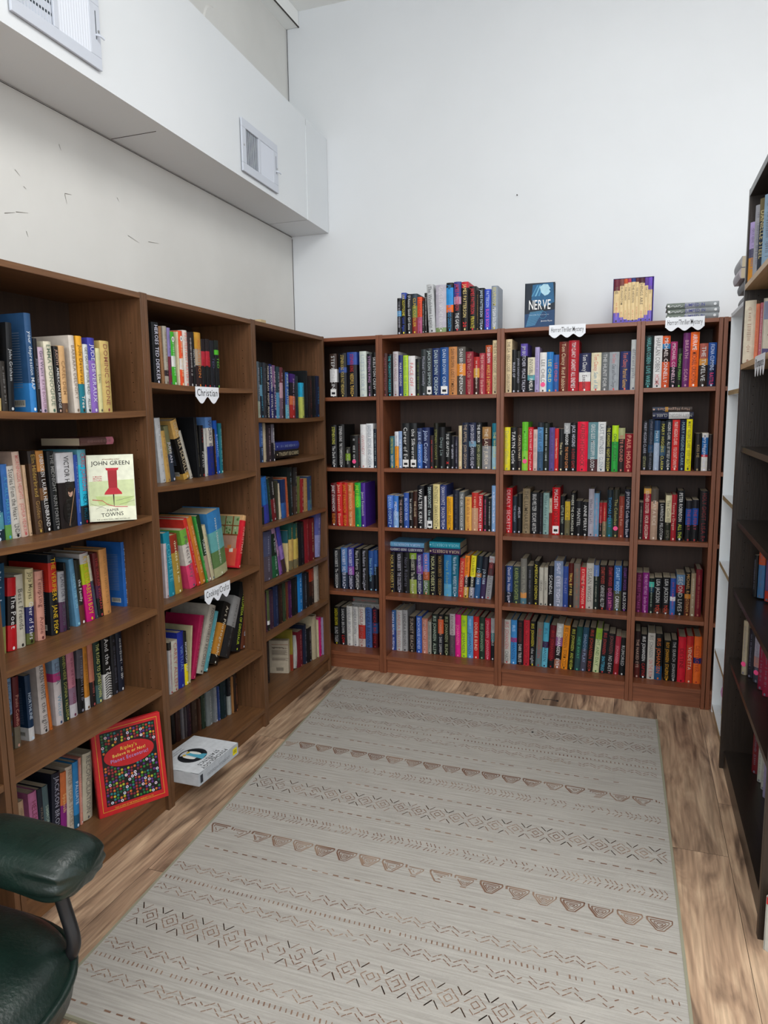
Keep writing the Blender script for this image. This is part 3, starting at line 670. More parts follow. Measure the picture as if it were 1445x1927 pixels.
1397 30.5 225 3.2 1416.3 01|d8a868:.35,1c1c1e:.5,dcc080:.15|777|BILL HYBELS|
1430 17.9 130 0 1415.4 01|2c2824|888|*|
1450 19.1 231 2.8 1414.7 01|15171a|c0c4c8|John Grisham|
1524 22.2 265 0 1412.9 01|284a70:.7,3078b8:.3|dfe8f0|your depression MAP|
1548 12.6 201 0 1412.6 01|17181c|99a|JOSE FOUCHERON|
1561 20.4 179 0 1412.3 01|bca4b8|445|Girl Waits~KATE BOWLER#867|
1591 27.2 197 -1.6 1412.0 01|ccc6b0|465|EMMA DONOGHUE|
1619 17.9 187 0 1411.8 01|181818|ca9|JUDITH~AMERICAN BRIDGE#ddd|
1639 22.9 190 0 1411.7 01|c8a070:.85,5a4030:.15|864|CAREL DIEM|
1687 22.0 223 -1.7 1411.8 01|c8bfb4|765|BARBARA DELINSKY|
1710 23.9 224 0 1411.9 01|dca02c:.62,1a7080:.38|432|Jude Deveraux~Tree#eee|
1736 19.9 202 0 1412.2 01|c4c8c8|222|GET OUT OF YOUR HEAD~ALLEN|
1758 29.6 223 0 1412.5 01|3c3c98:.3,8060b0:.7|dde|JUDE DEVERAUX|
1789 18.8 194 0 1413.0 01|c8c490|554|Lilac|
1810 40.7 218 0 1413.6 01|c0a868|844|DOMINIC STONE|
@L1 a1 0.113
1446 43.0 157 0 1063.1 01|1c4c78:.5,5aa0b0:.3,1c3040:.2|def|Steal Hands|
1491 21.8 211 0 1062.2 01|3a70b8:.8,68a050:.2|5ac|A CALL MARS OS|
1515 30.4 205 -2.5 1061.6 01|ccc8c0|222|Stories from the Heart~LINDA|
1546 24.7 244 -3 1061.1 01|d0b8a8|c66|MORNINGSIDE HEIGHTS~JOSHUA HENKIN|
1572 10.3 205 -2.1 1060.9 00|c8a888|765|*|
1599 28.9 244 -2.3 1060.5 01|2c2420:.15,4a3424:.85|c0a050|Elin Hilderbrand~Golden Girl#a85|
1631 28.7 243 -2.9 1060.3 01|b07838:.25,2a1c16:.2,6a4828:.15,1a1412:.4|eee|UNBROKEN~LAURA HILLENBRAND|
1667 26.6 240 -1.6 1060.3 01|181a1c|999|THE MIDNIGHT~NUN FOREST|
1697 69.4 232 0 1060.6 01|c8c8cc:.39,201a1a:.61|333|VICTOR HUGO~Les Mis|
1767 15.5 223 0 1061.1 01|2a4a98|9bd|*|
1785 36.3 237 0 1061.6 01|60a0b0:.2,2ab0d0:.55,182028:.25|c02838|CRAIG JOHNSON~NEXT MOST#123|
1822 12.7 217 -2.2 1062.2 00|6a1c24|944|*|
1837 21.8 207 0 1062.6 01|2a1c18|743|THE GARDEN|
@L1 a2 0.125
1421 49.0 257 4.2 741.2 01|1c4a68:.7,8a8c50:.3|cde|Night Irene~LUIS|
1476 32.1 210 5.2 740.6 01|b81820:.25,181416:.4,b81820:.35|eee|The Poet|
1510 29.8 214 2.4 740.2 01|c0bcac|222|Best Friends|
1543 29.8 223 4 739.9 01|ccc094:.5,24285c:.35,5a6030:.15|221|JoJo Moyes~Giver of Stars#dde|
1586 29.2 209 1.9 739.7 01|c89080|633|Tempting~Annie|
1638 32.5 249 1.8 739.5 01|1c242c:.1,b82c20:.36,16181c:.54|e8c030|THE VERIFIERS~JANE PEK|
1674 28.5 189 2.1 739.5 01|98989c:.5,4a2c48:.5|334|PLANS FOR TOMORROW|
1703 9.0 214 0 739.6 00|1a1c1e|555|*|
1740 19.6 220 -3.2 739.7 01|5888a8|9cd|UNDER THE SUN|
1760 22.1 212 -2.6 739.9 01|24241c:.7,5a3024:.3|eee|the Family|
1790 38.0 227 -3.6 740.2 01|b8b4b0:.15,a8b820:.3,c01870:.55|d8c020|KYLA ELIZABETH BOY|
1829 11.0 218 -6.1 740.5 00|b8b4a0:.4,3a4050:.6|776|*|
1844 23.7 218 -3 740.8 01|5a2020:.5,48203c:.2,181818:.3|a44|THE DREAM WOMAN|
1869 36.4 224 -1.5 741.2 01|c08850|864|*|
1973 36.3 228 0 743.3 01|2058a0|bdf|THE ISLAND OF SEA WOMEN~LISA SEE|
@L1 a3 0.130
1401 40.3 218 5.9 451.3 01|b8b09c|765|The Afternoon Moon|
1447 26.1 214 2.2 451.3 01|7090b0:.5,3c3428:.5|334|Paulo Coelho~The Zahir|
1476 21.0 211 2.7 451.3 01|5a1c20:.7,686050:.3|c98|Paulo Coelho|
1528 20.0 200 0 451.3 01|16304c:.8,ccc:.2|cde|NORTHLINE|
1574 31.4 221 0 451.3 01|bcb4b0|222|KAREN WHITE~the light|
1607 9.6 219 -2.9 451.3 00|c06828|732|*|
1636 29.8 223 0 451.3 01|7890a8:.25,b03878:.12,c0b8b8:.63|346|LEFT A~Winter#38a|
1667 23.7 222 0 451.3 01|182820|b0b060|WHEN HERE~DONNA VALLENS|
1695 31.3 217 0 451.3 01|b07080:.55,806478:.25,b8b4b8:.2|624|*|
1728 30.9 209 3 451.3 01|504c54:.45,141416:.55|889|*|
1760 22.5 212 0 451.3 01|b87828:.8,ccc:.2|642|*|
1786 23.6 212 0 451.3 01|b07058:.6,201818:.4|a55|*|
1813 29.3 212 0 451.3 01|183028:.7,3c5858:.3|dd8|THE ROAD TO JONESTOWN|
1852 38.2 218 0 451.3 01|141414:.6,cac8c4:.4|eee|And the Tonight|
1894 27.1 218 0 451.3 01|1c1c20|667|*|
1923 30.5 218 0 451.3 01|1a1e2c|ddd|*|
@L1 a4 0.123
1458 22.6 205 0 90.0 01|b09478|654|*|
1500 30.7 209 0 90.0 01|b06890|734|HELEN MARIA|
1532 18.8 206 0 90.0 01|1c2430|876|WALKS OFF|
1551 21.8 204 0 90.0 01|485c60|aba|SIMMONS|
1576 33.8 222 4.3 90.0 01|1c1f2c|aab|JACKSON BROWN|
1611 25.7 210 4.2 90.0 01|c06838:.5,7a2070:.5|e8c080|Spanish|
1638 28.7 217 2.7 90.0 01|b8ac9c|765|NEVER YOUR STORIES|
1668 23.5 219 2.9 90.0 01|2878b0:.8,185070:.2|cde|PALLIATE|
1693 11.3 224 2.7 90.0 00|c08070|ddd|*|
1705 43.8 223 4.9 90.0 01|b0a894|555|RECONCILIATION|
@L2 c0 0.022
2070 37.5 207 0 1510.3 01|17191c|dde|HEROES~TED DEKKER|
2113 14.9 197 -2.2 1509.5 00|8a6444|543|*|
2129 22.7 201 0 1509.1 00|9a9488:.75,2a2024:.1,9a9488:.15|654|*|
2153 17.6 198 0 1508.6 00|7a70a0:.5,6a2434:.5|456|*|
2173 26.9 187 -1.9 1508.2 01|3aa028:.45,d0d0d0:.2,3aa028:.35|cec|*|
2208 8.0 191 0 1507.8 00|c8c0a0|765|*|
2218 26.6 196 0 1507.6 00|d8502c:.5,d0ccc8:.2,d8502c:.3|eda|*|
2246 28.4 201 0 1507.3 01|c8c0b8|d65|PROTESTANT PRAYERS|
2276 27.8 198 0 1507.0 00|241a1e|ccc|*|
2305 15.9 200 -1.9 1506.9 00|161618|ccc|FINAL FATE|
2322 40.1 202 0 1506.8 01|b88830:.3,a0907c:.3,2c1c1c:.4|d84|INQUISITION|
2363 26.9 181 0 1506.8 00|1c1416:.25,a02030:.3,141416:.45|c33|TED|
2393 28.8 184 0 1506.9 00|1c1416:.25,a02030:.3,141416:.45|c33|TED|
2423 30.1 181 0 1507.1 00|16181e|557|TED|
2456 30.1 184 0 1507.4 00|141a16:.2,4aa828:.1,141618:.7|6a4|TED|
@L2 c1 0.116
2203 31.8 239 -4.7 1154.8 01|c4c8cc|999|*|
2236 28.5 192 -6.8 1154.3 00|c09a54|865|*|
2267 29.0 211 -8.9 1153.9 01|6c6c4c:.5,303a48:.5|dde|JUDEAN|
2349 39.1 239 -17.5 1153.5 01|c8a05c:.3,181614:.6,c09848:.1|dca|DEAD SEA SCROLLS|
2390 16.3 199 -19.6 1153.6 00|b8b4a8|555|*|
2444 20.9 240 -3.4 1154.0 00|16171a|665|*|
2468 27.4 208 0 1154.4 00|151517|a33|*~Peretti#ccc|
2496 21.7 194 0 1154.8 00|b4b4b0|777|*|
2520 49.1 238 -1.9 1155.6 01|5880b8:.18,c8c4bc:.32,1c2c80:.5|445|WORD BIBLICAL|
2570 12.9 189 -2 1156.4 00|201814|e96|*|
2585 24.5 223 -3.3 1156.9 00|1c50a8|9cf|ROMANTIC|
2611 21.6 211 0 1157.7 00|1c6878|adc|*|
@L2 c2 0.055
2111 17.6 201 0 743.6 00|c4b8bc|855|*|
2131 38.4 239 -4.3 743.2 01|1c8298|6bc|COMPLETE|
2172 44.9 225 -5.6 742.7 01|8a3020:.3,a08438:.7|eec|*|
2263 45.7 239 -11.6 742.0 01|6aa040:.25,c8c0b8:.35,d04068:.4|266|Perfect Party|
2313 23.8 281 -15.4 741.8 01|c03028|eaa|*|
2339 32.8 282 -15.6 741.8 01|b87028|eca|*|
2375 11.7 279 -13.6 741.8 00|3a8c3c|dec|*|
2388 23.8 280 -13.1 741.8 00|16301a:.6,a08878:.4|eee|TURKEY|
2414 22.6 234 -13.2 741.9 00|b8b090|467|*|
2440 97.3 274 -9 742.3 01|3478b0:.3,60a0a0:.3,5a7848:.25,a8a880:.15|ddc|*|
2607 30.1 230 17.6 743.9 01|c8a070:.1,c82430:.9|f0b0a0|CHRISTMAS|
@L2 c3 0.088
2146 18.2 200 1.6 359.3 00|2c2a28:.15,b0acac:.85|a33|*|
2165 37.2 198 2.4 359.3 01|bcb8ac|a44|CAREY ALLEN|
2204 41.5 219 1.7 359.3 01|1f2c8c|79c|VIRTUAL|
2247 21.2 213 0 359.3 00|16181a:.6,e0d020:.4|eee|NONPROFIT KIT|
2270 9.8 224 8.3 359.3 00|b0a884|776|*|
2283 31.7 252 19.4 359.3 01|9c1c48|c67|*|
2319 47.2 280 24.4 359.3 01|aaa498|333|FOOD WORLD RECORDS|
2374 24.2 248 24.7 359.3 00|4c8c94|cee|*|
2413 56.7 264 28.6 359.3 01|161614:.35,b0782c:.5,161614:.15|ddc|Art Photography|
2493 66.7 264 28.3 359.3 01|8a8a8a:.5,242426:.5|444|*|
2585 73.9 304 19.1 359.3 01|16181a|c8e040|ENCYCLOPEDIA OF DINOSAUR|
2665 43.9 303 11.9 359.3 01|1c5898:.5,5a3020:.5|cde|*|
@L2 c4 0.150
2275 21.3 127 0 87.1 00 183|1c1816|444|*|
2297 31.1 128 0 87.1 00 178|3c2420|654|*|
2329 14.6 133 0 87.1 00 173|7c787c|444|*|
2345 11.1 132 0 87.1 00 170|4c4448|aaa|*|
2356 26.5 138 0 87.1 00 165|30202c|855|*|
2384 35.9 144 0 87.1 00 159|3c2c24|765|*|
2420 14.9 139 0 87.1 00 153|4c3024|876|*|
2436 26.9 148 0 87.1 00 148|243428|898|*|
2464 45.8 153 0 87.1 01 141|7c8484|bbb|*|
2510 21.2 157 0 87.1 00 134|808488|dde|*|
2532 13.1 154 0 87.1 00 130|2c4078|aac|*|
2546 47.0 177 0 87.1 01 123|14282c|456|*|
2594 22.6 172 0 87.1 00 116|1c1c20:.5,989c98:.5|999|*|
2617 12.9 169 0 87.1 00 112|9a6c40|543|*|
2631 28.6 170 0 87.1 00 108|2c1c14|a64|*|
@L3 d0 0.022
2784 23.7 245 0 1387.0 00|4c5860:.7,889080:.3|ccd|*|
2809 21.9 244 0 1386.3 00|20282c:.4,5a88a0:.2,18202c:.4|5ac|HARMONY~BENNETT|
2834 23.0 245 2.5 1385.8 00|2c3036|778|*|
2860 32.2 242 1.8 1385.1 00|17171a|d8d0c0|NORMA JEAN~NIGHT MAN|
2895 32.9 243 0 1384.5 00|1c2058|eee|ANNE MCCAFFREY~CRYSTAL LINE|
2930 27.4 240 0 1384.1 00|6a4c70:.4,20204c:.6|ecd|ANNE MCCAFFREY|
2959 32.5 236 2.6 1383.7 00|20343c:.5,4880a0:.5|abc|*|
2993 34.7 235 2.1 1383.4 00|5a2c34:.3,b08c98:.3,604c5c:.4|cab|*|
3031 16.0 226 1.9 1383.2 00|241c20|777|*|
3048 44.1 216 0 1383.1 00|345ca0:.7,60a0b8:.3|cdc|PIERS ANTHONY|
3099 57.2 210 3 1383.2 00|3c2068:.2,1c1820:.3,c06840:.2,a02c28:.3|d8c0e0|*|
3158 36.3 204 0 1383.4 00|202c34|456|*|
3217 42.9 173 0 1384.0 00|28a0c8:.4,b8c060:.6|246|*|
3262 45.8 233 0 1384.7 00|15191c|445|*|
3315 39.5 209 0 1385.7 00|241c1c|844|*|
3358 42.3 210 0 1386.7 00|151719|445|*|
3403 41.3 210 1.7 1387.9 00|182038|48b|CYCLES|
@L3 d1 0.040
2818 35.9 176 0 1189.8 00|3a5890:.6,20304c:.4|9be|*|
2857 23.4 175 0 1189.4 00|b0a48c|665|*|
2883 50.9 169 0 1188.9 00|2c2428|b9a|*|
2935 30.7 170 0 1188.5 00|706c78:.5,1c1820:.5|eee|*|p=e56
2971 243.1 36 0 1197.9 10|1c1816|d8c8a0|DARKOVER LANDFALL|
2974 243.1 37 0 1234.9 10|2c3880|9ac|*|
@L3 d2 0.039
2815 21.6 79 0 909.5 00|1c2420|454|*|
2840 48.8 213 -5.4 909.5 00|2868b0:.6,343c98:.4|135|*|
2893 21.0 203 -7 909.5 00|18302c|698|*|
2917 42.9 207 -6.7 909.5 00|1c1c1c:.5,6a2024:.5|ddd|*|
2962 14.6 185 0 909.5 00|38382c|998|*|
2986 22.2 171 -5 909.5 00|c0b49c|665|*|
3010 51.6 186 0 909.5 00|1c2c54:.6,2c5898:.4|458|*|
3065 23.2 193 -4.2 909.5 00|a04c30|c96|*|
3091 49.1 238 -1.7 909.5 00|17201f|789|*|
3144 35.7 233 2.7 909.5 00|262424:.4,3c2c28:.6|998|*|
3181 31.4 184 3.3 909.5 00|585c30|a65|*|
3218 37.1 170 2.1 909.5 00|882428|dba|*|
3260 43.2 169 0 909.5 00|9c7c50|eb6|*|
3307 49.7 176 0 909.5 00|263c60:.7,3c6080:.3|7a6|*|
@L3 d3 0.029
2797 81.8 227 2 646.3 01|484c68:.5,504854:.5|aab|*|
2883 65.0 208 -5 646.3 01|18281c:.5,205838:.5|cdd|*|
2950 34.3 242 -16.6 646.3 00|a080a0:.6,7c5090:.4|324|*|
2987 38.4 239 -14.6 646.3 00|3c3c90:.4,8468a8:.3,3c2c28:.3|546|*|
3029 18.6 201 0 646.3 00|245058:.3,c8b480:.7|665|*|
3050 52.2 232 2.4 646.3 00|205048:.35,c8a860:.45,70684c:.2|b83|*|
3107 50.6 224 0 646.3 00|205048:.35,c8b058:.45,70684c:.2|b83|*|
3161 67.4 218 0 646.3 01|16161a|555|*|
3232 59.3 226 0 646.3 00|7c1c24|b66|*|
3293 63.0 221 0 646.3 00|6c1820|cc9|*|
3360 61.0 234 6.5 646.3 00|585c9c:.5,8c90c0:.5|cce|*|
@L3 d4 0.039
2812 17.1 186 0 406.7 00|381c30|756|*|
2831 26.0 192 0 406.7 00|505c38:.75,ddd:.1,222:.15|786|*|
2859 37.0 184 0 406.7 00|382434|756|*|
2897 50.6 195 0 406.7 00|1c2848|568|*|
2952 37.1 191 0 406.7 00|241814|754|*|
2993 32.2 189 0 406.7 00|2c3828|784|*|
3027 23.1 187 0 406.7 00|5c2c20|876|*|
3052 37.2 186 0 406.7 00|401c44|a6a|*|
3091 64.4 188 0 406.7 00|14181a|455|*|
3157 56.2 196 0 406.7 00|1c78c0|bdf|*|
3218 51.4 190 0 406.7 00|1c2430|89a|*|
3271 19.7 183 0 406.7 00|1a1614|555|*|
3296 58.0 194 0 406.7 00|a03820:.35,3c2018:.4,1c1818:.25|976|*|s=ddc
3363 53.0 194 0 406.7 00|b0a89c|444|*|
@L3 d5 0.045
2958 36.6 207 0 92.9 00 125|1c1c20|444|*|
3163 16.4 216 0 92.9 00 88|8a7c30:.6,8a3828:.4|853|*|
3173 38.7 182 12.3 92.9 00 83|b0b0ac|888|*|
3211 57.0 192 0 92.9 00 74|6a1c28|c88|*|
3269 26.9 213 0 92.9 00 66|1c2438|aab|*|
3297 49.5 187 0 92.9 00 58|16181a|99a|*|
3347 46.5 240 0 92.9 00 49|b4a88c|998|*|
3395 7.2 208 0 92.9 00 44|b8b090|998|*|
3403 32.5 215 0 92.9 00 40|b81868|e9b|*|
3436 12.9 211 0 92.9 00 35|9084a4|ccc|*|'''
ROWZ={'sb0':'top shelf','sb1':'second shelf','sb2':'third shelf','sb3':'fourth shelf','sb4':'bottom shelf','TOP':'on top'}
ROWZ.update({'a0':'top shelf','a1':'second shelf','a2':'third shelf','a3':'fourth shelf','a4':'bottom shelf','c0':'top shelf','c1':'second shelf','c2':'third shelf','c3':'fourth shelf','c4':'bottom shelf','d0':'top shelf','d1':'second shelf','d2':'third shelf','d3':'fourth shelf','d4':'fifth shelf','d5':'bottom shelf'})
CASE={'C1':'half-hidden back bookcase','C2':'back bookcase topped by books','C3':'widest back bookcase','C4':'back bookcase beneath silver stack','L1':'bookcase behind green chair','L2':'Christian sign bookcase','L3':'corner side bookcase'}
CN=[('black','151618'),('dark navy','1a2244'),('navy','24306c'),('blue','2c5ca8'),('light blue','7aa4d0'),('teal','22788c'),('sky blue','2a98d8'),('dark green','1f3228'),('green','30a03c'),('lime','b4d828'),('olive','6a6a40'),('yellow','e6d828'),('gold','c8a040'),('orange','e8782c'),('red','c42228'),('dark red','6a1a20'),('maroon','4a1a24'),('crimson','d01440'),('pink','e0408c'),('dusty pink','c09088'),('purple','54307c'),('lavender','a898c4'),('brown','5a3a26'),('dark brown','2c201a'),('tan','c09868'),('cream','d8ccb0'),('white','e2e2e0'),('light grey','b6b8b8'),('grey','84888a'),('dark grey','3a3e42'),('slate blue','46587a')]
CN=[(n,[int(h[i:i+2],16) for i in (0,2,4)]) for n,h in CN]
def cname(h):
    h=h if len(h)==6 else ''.join(q*2 for q in h); v=[int(h[i:i+2],16) for i in (0,2,4)]
    return min(CN,key=lambda n:(sum((a-b)**2*k for a,b,k in zip(n[1],v,(1,1.4,1)))))[0]
def coarse(h): return cname(h).replace('light ','').replace('dark ','').replace('dusty ','')
ORD=['first','second','third','fourth','fifth','sixth','seventh','eighth','ninth','tenth','eleventh','twelfth','thirteenth','fourteenth','fifteenth','sixteenth','seventeenth','eighteenth','nineteenth','twentieth','twenty-first','twenty-second','twenty-third','twenty-fourth']
def bands(s):
    L=[]
    for q in s.split(','):
        a=q.split(':'); L.append((a[0],float(a[1]) if len(a)>1 else 1.0))
    t=sum(x[1] for x in L); return [(a,x/t) for a,x in L]
def book_geo(cv,pg,wd,h,d,cols,tc,tx,seed,X=None,flat=False):
    """book standing at the origin: width x, depth y (spine at y=0), height z"""
    rnd=random.Random(seed); hard=h>.205; ct=min(.0026 if hard else .0009,wd*.2); ins=.0035 if hard else .0003
    B=bands(cols); main=max(B,key=lambda q:q[1])[0]; mc=lin(main)
    bu=min(.0035,wd*.12); n=6; prof=[(wd*k/n, bu*(2*k/n-1)**2*1.6) for k in range(n+1)]
    z=h
    for c,f in B:
        z0=z-h*f; cc=lin(c)
        cv.grid([[(X@Vector((x,y,zz)) if X else (x,y,zz)) for x,y in prof] for zz in (z0,z)],'cover',cc); z=z0
    yb=bu*1.6
    z=h
    for c,f in B:
        cc=lin(c); cv.box(0,ct,yb*.9,d,z-h*f,z,'cover',cc,X); cv.box(wd-ct,wd,yb*.9,d,z-h*f,z,'cover',cc,X); z-=h*f
    for zz,fl in ((h,0),(0,1)):
        P=[(x,y,zz) for x,y in prof]+[(wd,yb+.001,zz),(0,yb+.001,zz)]
        cv.face(P if not fl else P[::-1],'cover',mc,X)
    pg.box(ct,wd-ct,yb*.9+.0005,d-ins,ins,h-ins,'paper',(1,1,1),X)
    parts=tx.split('~'); tot=sum(max(4,len(p.split('#')[0])) for p in parts); pos=.04; y=-.0004
    for p in parts:
        a=p.split('#'); s=a[0]; c=lin(a[1]) if len(a)>1 else lin(tc); c=tuple(.8*p_+.2*q_ for p_,q_ in zip(c,mc)); fr=max(4,len(s))/tot*.92
        Lh=fr*h*.94
        if flat: pass
        size=min(wd*(.52 if wd<.04 else .42),.020)
        if s=='*' : scribble(cv,(wd/2-size*.4,y,h*(1-pos)),(0,0,-1),(1,0,0),Lh,size*.8,c,rnd,X)
        else:
            if textw(s)*size/.72*.40>Lh: size=Lh*.72/.40/textw(s)
            text(cv,s,(wd/2-size*.5,y,h*(1-pos)),(0,0,-1),(1,0,0),Lh,size,c,X=X)
        pos+=fr+.01
    if 'Les Mis' in tx:
        disc(cv,wd*.62,h*.47,wd*.14,h*.06,y,lin('c09a88'),16,X=X); disc(cv,wd*.62,h*.505,wd*.15,h*.035,y-.0001,lin('2a1c18'),12,X=X); disc(cv,wd*.5,h*.22,wd*.36,h*.17,y+.0001,lin('141012'),16,X=X)
        cv.face([(wd*.42,y-.0002,h*.03),(wd*.46,y-.0002,h*.03),(wd*.92,y-.0002,h*.52),(wd*.88,y-.0002,h*.52)],'cover',lin('9a7a60'),X)
    if 'Tonight' in tx:
        for k in range(9): cv.face([(wd*.05,y-.0002,h*(.02+k*.04)),(wd*.5,y-.0002,h*(.05+k*.04)),(wd*.95,y-.0002,h*(.02+k*.04)),(wd*.95,y-.0002,h*(.037+k*.04)),(wd*.5,y-.0002,h*(.067+k*.04)),(wd*.05,y-.0002,h*(.037+k*.04))],'cover',lin('141414'),X)
    if cols.startswith(('3aa028','d8502c:.5')): disc(cv,wd/2,h*.86,wd*.28,h*.05,y-.0002,lin('e0e0dc'),14,X=X); disc(cv,wd/2,h*.86,wd*.1,h*.03,y-.0004,lin('18181a'),8,X=X)
    # publisher mark at the foot
    if h>.15: disc(cv,wd/2,h*.035,min(.004,wd*.2),min(.005,wd*.22),y,lin(tc),8,X=X)
stuffc=MB(); nb=0; cur=None; idx=0; rest=[]
lines=BOOKDATA.split('\n')
def add_book(c,u,sb,z,wd,h,t,flat,cols,tc,tx,opts,keep,label,group,seed,rz=0,pg_label=True):
    global nb
    maxd=.282-sb
    if flat:
        d=min(.155,maxd); Tm=Matrix.Translation((0,0,h))@Matrix.Rotation(math.pi/2,4,'Y')   # local z -> x , local x -> -z
        base=fmat(c,u,sb,z); L_=wd; wd_,h_=h,L_
    else:
        d=min(h*.66,maxd); wd_,h_=wd,h
        base=fmat(c,u,sb,z)@Matrix.Rotation(rz,4,'Z')
        if t>0: base=base@Matrix.Translation((wd/math.cos(t),0,0))@Matrix.Rotation(t,4,'Y')@Matrix.Translation((-wd,0,0))
        else: base=base@Matrix.Rotation(t,4,'Y')
        Tm=Matrix.Identity(4)
    X=None if not flat else Tm
    if keep:
        cv=MB(); pg=MB(); book_geo(cv,pg,wd_,h_,d,cols,tc,tx,seed,X)
        if tx=='CHRISTMAS':
            q=lambda y0,y1,z0,z1,c,e=.0003: cv.face([(-e,y0*d,z0*h),(-e,y0*d,z1*h),(-e,y1*d,z1*h),(-e,y1*d,z0*h)],'cover',lin(c))
            q(.12,.95,.60,.97,'8a9a70'); q(.14,.93,.36,.60,'a8806c'); q(.10,.95,.03,.36,'c8503c')
            for a,b_ in ((.30,.34),(.55,.58),(.78,.81)): q(a,b_,.60,.97,'7a4a28',.0006)
            for a,b_ in ((.60,.63),(.78,.80)): q(.12,.95,a,b_,'7a4a28',.0006)
            for k_ in range(26): a=random.random()*.75+.13; b_=random.random()*.3+.62; q(a,a+.05,b_,b_+.035,random.choice(['4a6a38','a8b890','5c7c44']),.0005)
            for k_ in range(9): a=random.random()*.7+.15; b_=random.random()*.4+.1; q(a,a+.12,b_,b_+.07,random.choice(['b82830','e0a070','d8d0c0','8a2028','c87840']),.0007)
        if any(k_ in tx for k_ in ('depression','ISLAND OF','NORTHLINE','DEAD SEA','VERIFIERS')):
            q=lambda y0,y1,z0,z1,c,e=.0003: cv.face([(-e,y0*d,z0*h),(-e,y0*d,z1*h),(-e,y1*d,z1*h),(-e,y1*d,z0*h)],'cover',lin(c))
            q(.12,.38,.06,.13,'b8b8b0')
            for k_ in range(10): q(.14+k_*.022,.15+k_*.022,.075,.125,'222222',.0006)
            for k_ in range(22): q(.14,random.uniform(.6,.85),.80-k_*.026,.807-k_*.026,'6a7a90',.0004)
        o=cv.build('book'); o.matrix_world=base; p=pg.build('page_block',o)
        tagp(o,label,'book',group); nb+=1
        if 's' in opts or 'p' in opts:
            k=MB()
            if 's' in opts: k.box(wd_*.1,wd_*.9,-.0012,.0,h_*.03,h_*.19,'label'); k.face([(wd_*.25,-.0014,h_*.07),(wd_*.75,-.0014,h_*.07),(wd_*.75,-.0014,h_*.12),(wd_*.25,-.0014,h_*.12)],'ink')
            if 'p' in opts: disc(k,wd_*.5,h_*.19,min(.011,wd_*.42),min(.011,wd_*.42),-.0012,(1,1,1),16,'labelpink')
            s_=k.build('label_sticker',o)
        return o
    G=base@X if X else base
    book_geo(stuffc,stuffc,wd_,h_,d,cols,tc,tx,seed,G)
seen=set()
for ln in lines:
    if ln[0]=='@':
        c,zn,sb=ln[1:].split(); sb=float(sb); idx=0; nrow=[0,0]; continue
    a,cols,tc,tx,op=ln.split('|'); uu,wd,h,t,z,fk,*sbo=a.split(); sbb=float(sbo[0])/1000 if sbo else sb; flat=fk[0]=='1'; keep=fk[1]=='1'
    opts=dict(q.split('=') for q in op.split(',') if q)
    uu=float(uu)/1000; wd=float(wd)/1000; h=float(h)/1000; z=float(z)/1000; t=R(float(t))
    B=bands(cols); main=max(B,key=lambda q:q[1])[0]; rowkey=zn.split('_')[0]
    place=('the '+ROWZ[rowkey]+' of the ') if rowkey!='TOP' else 'the row on top of the '
    nrow[1 if flat else 0]+=1; k=nrow[1 if flat else 0]
    cn=cname(main); extra=''
    oth=[x for x,_ in B if coarse(x)!=coarse(main)]
    if 'p' in opts: extra=' with pink dot,'
    elif oth: extra=' and '+cname(oth[0])+','
    elif 's' in opts: extra=' with white label,'
    else: extra=' with '+coarse(tc)+' lettering,'
    if rowkey=='TOP': lab='%s book%s %s from left, %s'%(cn,extra if extra.startswith(' with') else extra.replace(',',' spine,'),ORD[k-1],'row on top of back bookcase')
    else: lab='%s book%s %s%s from left, %s, %s'%(cn,extra if extra.startswith(' with') else extra.replace(',',' spine,'),'flat ' if flat else '',('upper' if k==2 else 'lower') if flat else ORD[k-1],ROWZ[rowkey],CASE[c])
    if flat:
        nx='at the left' if uu<-1.1 and c=='C2' else ('at the right' if c=='C2' else '')
        lab='%s book%s lying flat atop others %s, %s, %s'%(cn,extra if extra.startswith(' with') else extra.replace(',',' spine,'),'',ROWZ[rowkey],CASE[c]); lab=lab.replace(' ,',',').replace('  ',' ')
    if lab in seen: lab=lab.replace('flat','flat higher'); 
    if len(lab.replace('-',' ').split())>16: lab=lab.replace(' and ',' ',1).replace(' spine,',',')
    seen.add(lab)
    add_book(c,uu,sbb,z,wd,h,t,flat,cols,tc,tx,opts,keep,lab,'books on '+place+CASE[c],int(uu*1000)*31+int(z*1000)*7+5)
if stuffc.f:
    o=stuffc.build('shelved_books'); tagp(o,'the many smaller spines filling the remaining gaps on the brown shelves','books',None,'stuff')
# ---------------------------------------------------------------- rug
rug=MB(); A_,B_,C_,E_=(-1.437,3.338),(.116,3.310),(.166,1.150),(-1.293,1.160)
def rp(s,t,z):  # s metres across (0..1.52), t metres down (0..2.17)
    a=s/1.52; q=t/2.17
    return ((A_[0]*(1-a)+B_[0]*a)*(1-q)+(E_[0]*(1-a)+C_[0]*a)*q,(A_[1]*(1-a)+B_[1]*a)*(1-q)+(E_[1]*(1-a)+C_[1]*a)*q,z)
def rb(s0,s1,t0,t1,z0,z1,m):
    P=[rp(s0,t0,0),rp(s1,t0,0),rp(s1,t1,0),rp(s0,t1,0)]; b=[(x,y,z0) for x,y,_ in P]; t_=[(x,y,z1) for x,y,_ in P]
    rug.face(t_[::-1],m); rug.face(b,m)
    for i in range(4): rug.face([b[i],t_[i],t_[(i+1)%4],b[(i+1)%4]],m)
rb(0,1.52,0,2.17,.0005,.0075,'rug')
for q in ((-.007,0,-.004,2.177),(1.52,1.528,-.004,2.177),(-.007,1.528,2.17,2.177)): rb(*q,.0005,.0085,'rugedge')
rnd=random.Random(3)
wear=lambda s,t:.5+.5*math.sin(s*5.1+t*9.7)*math.cos(s*2.3-t*4.1)
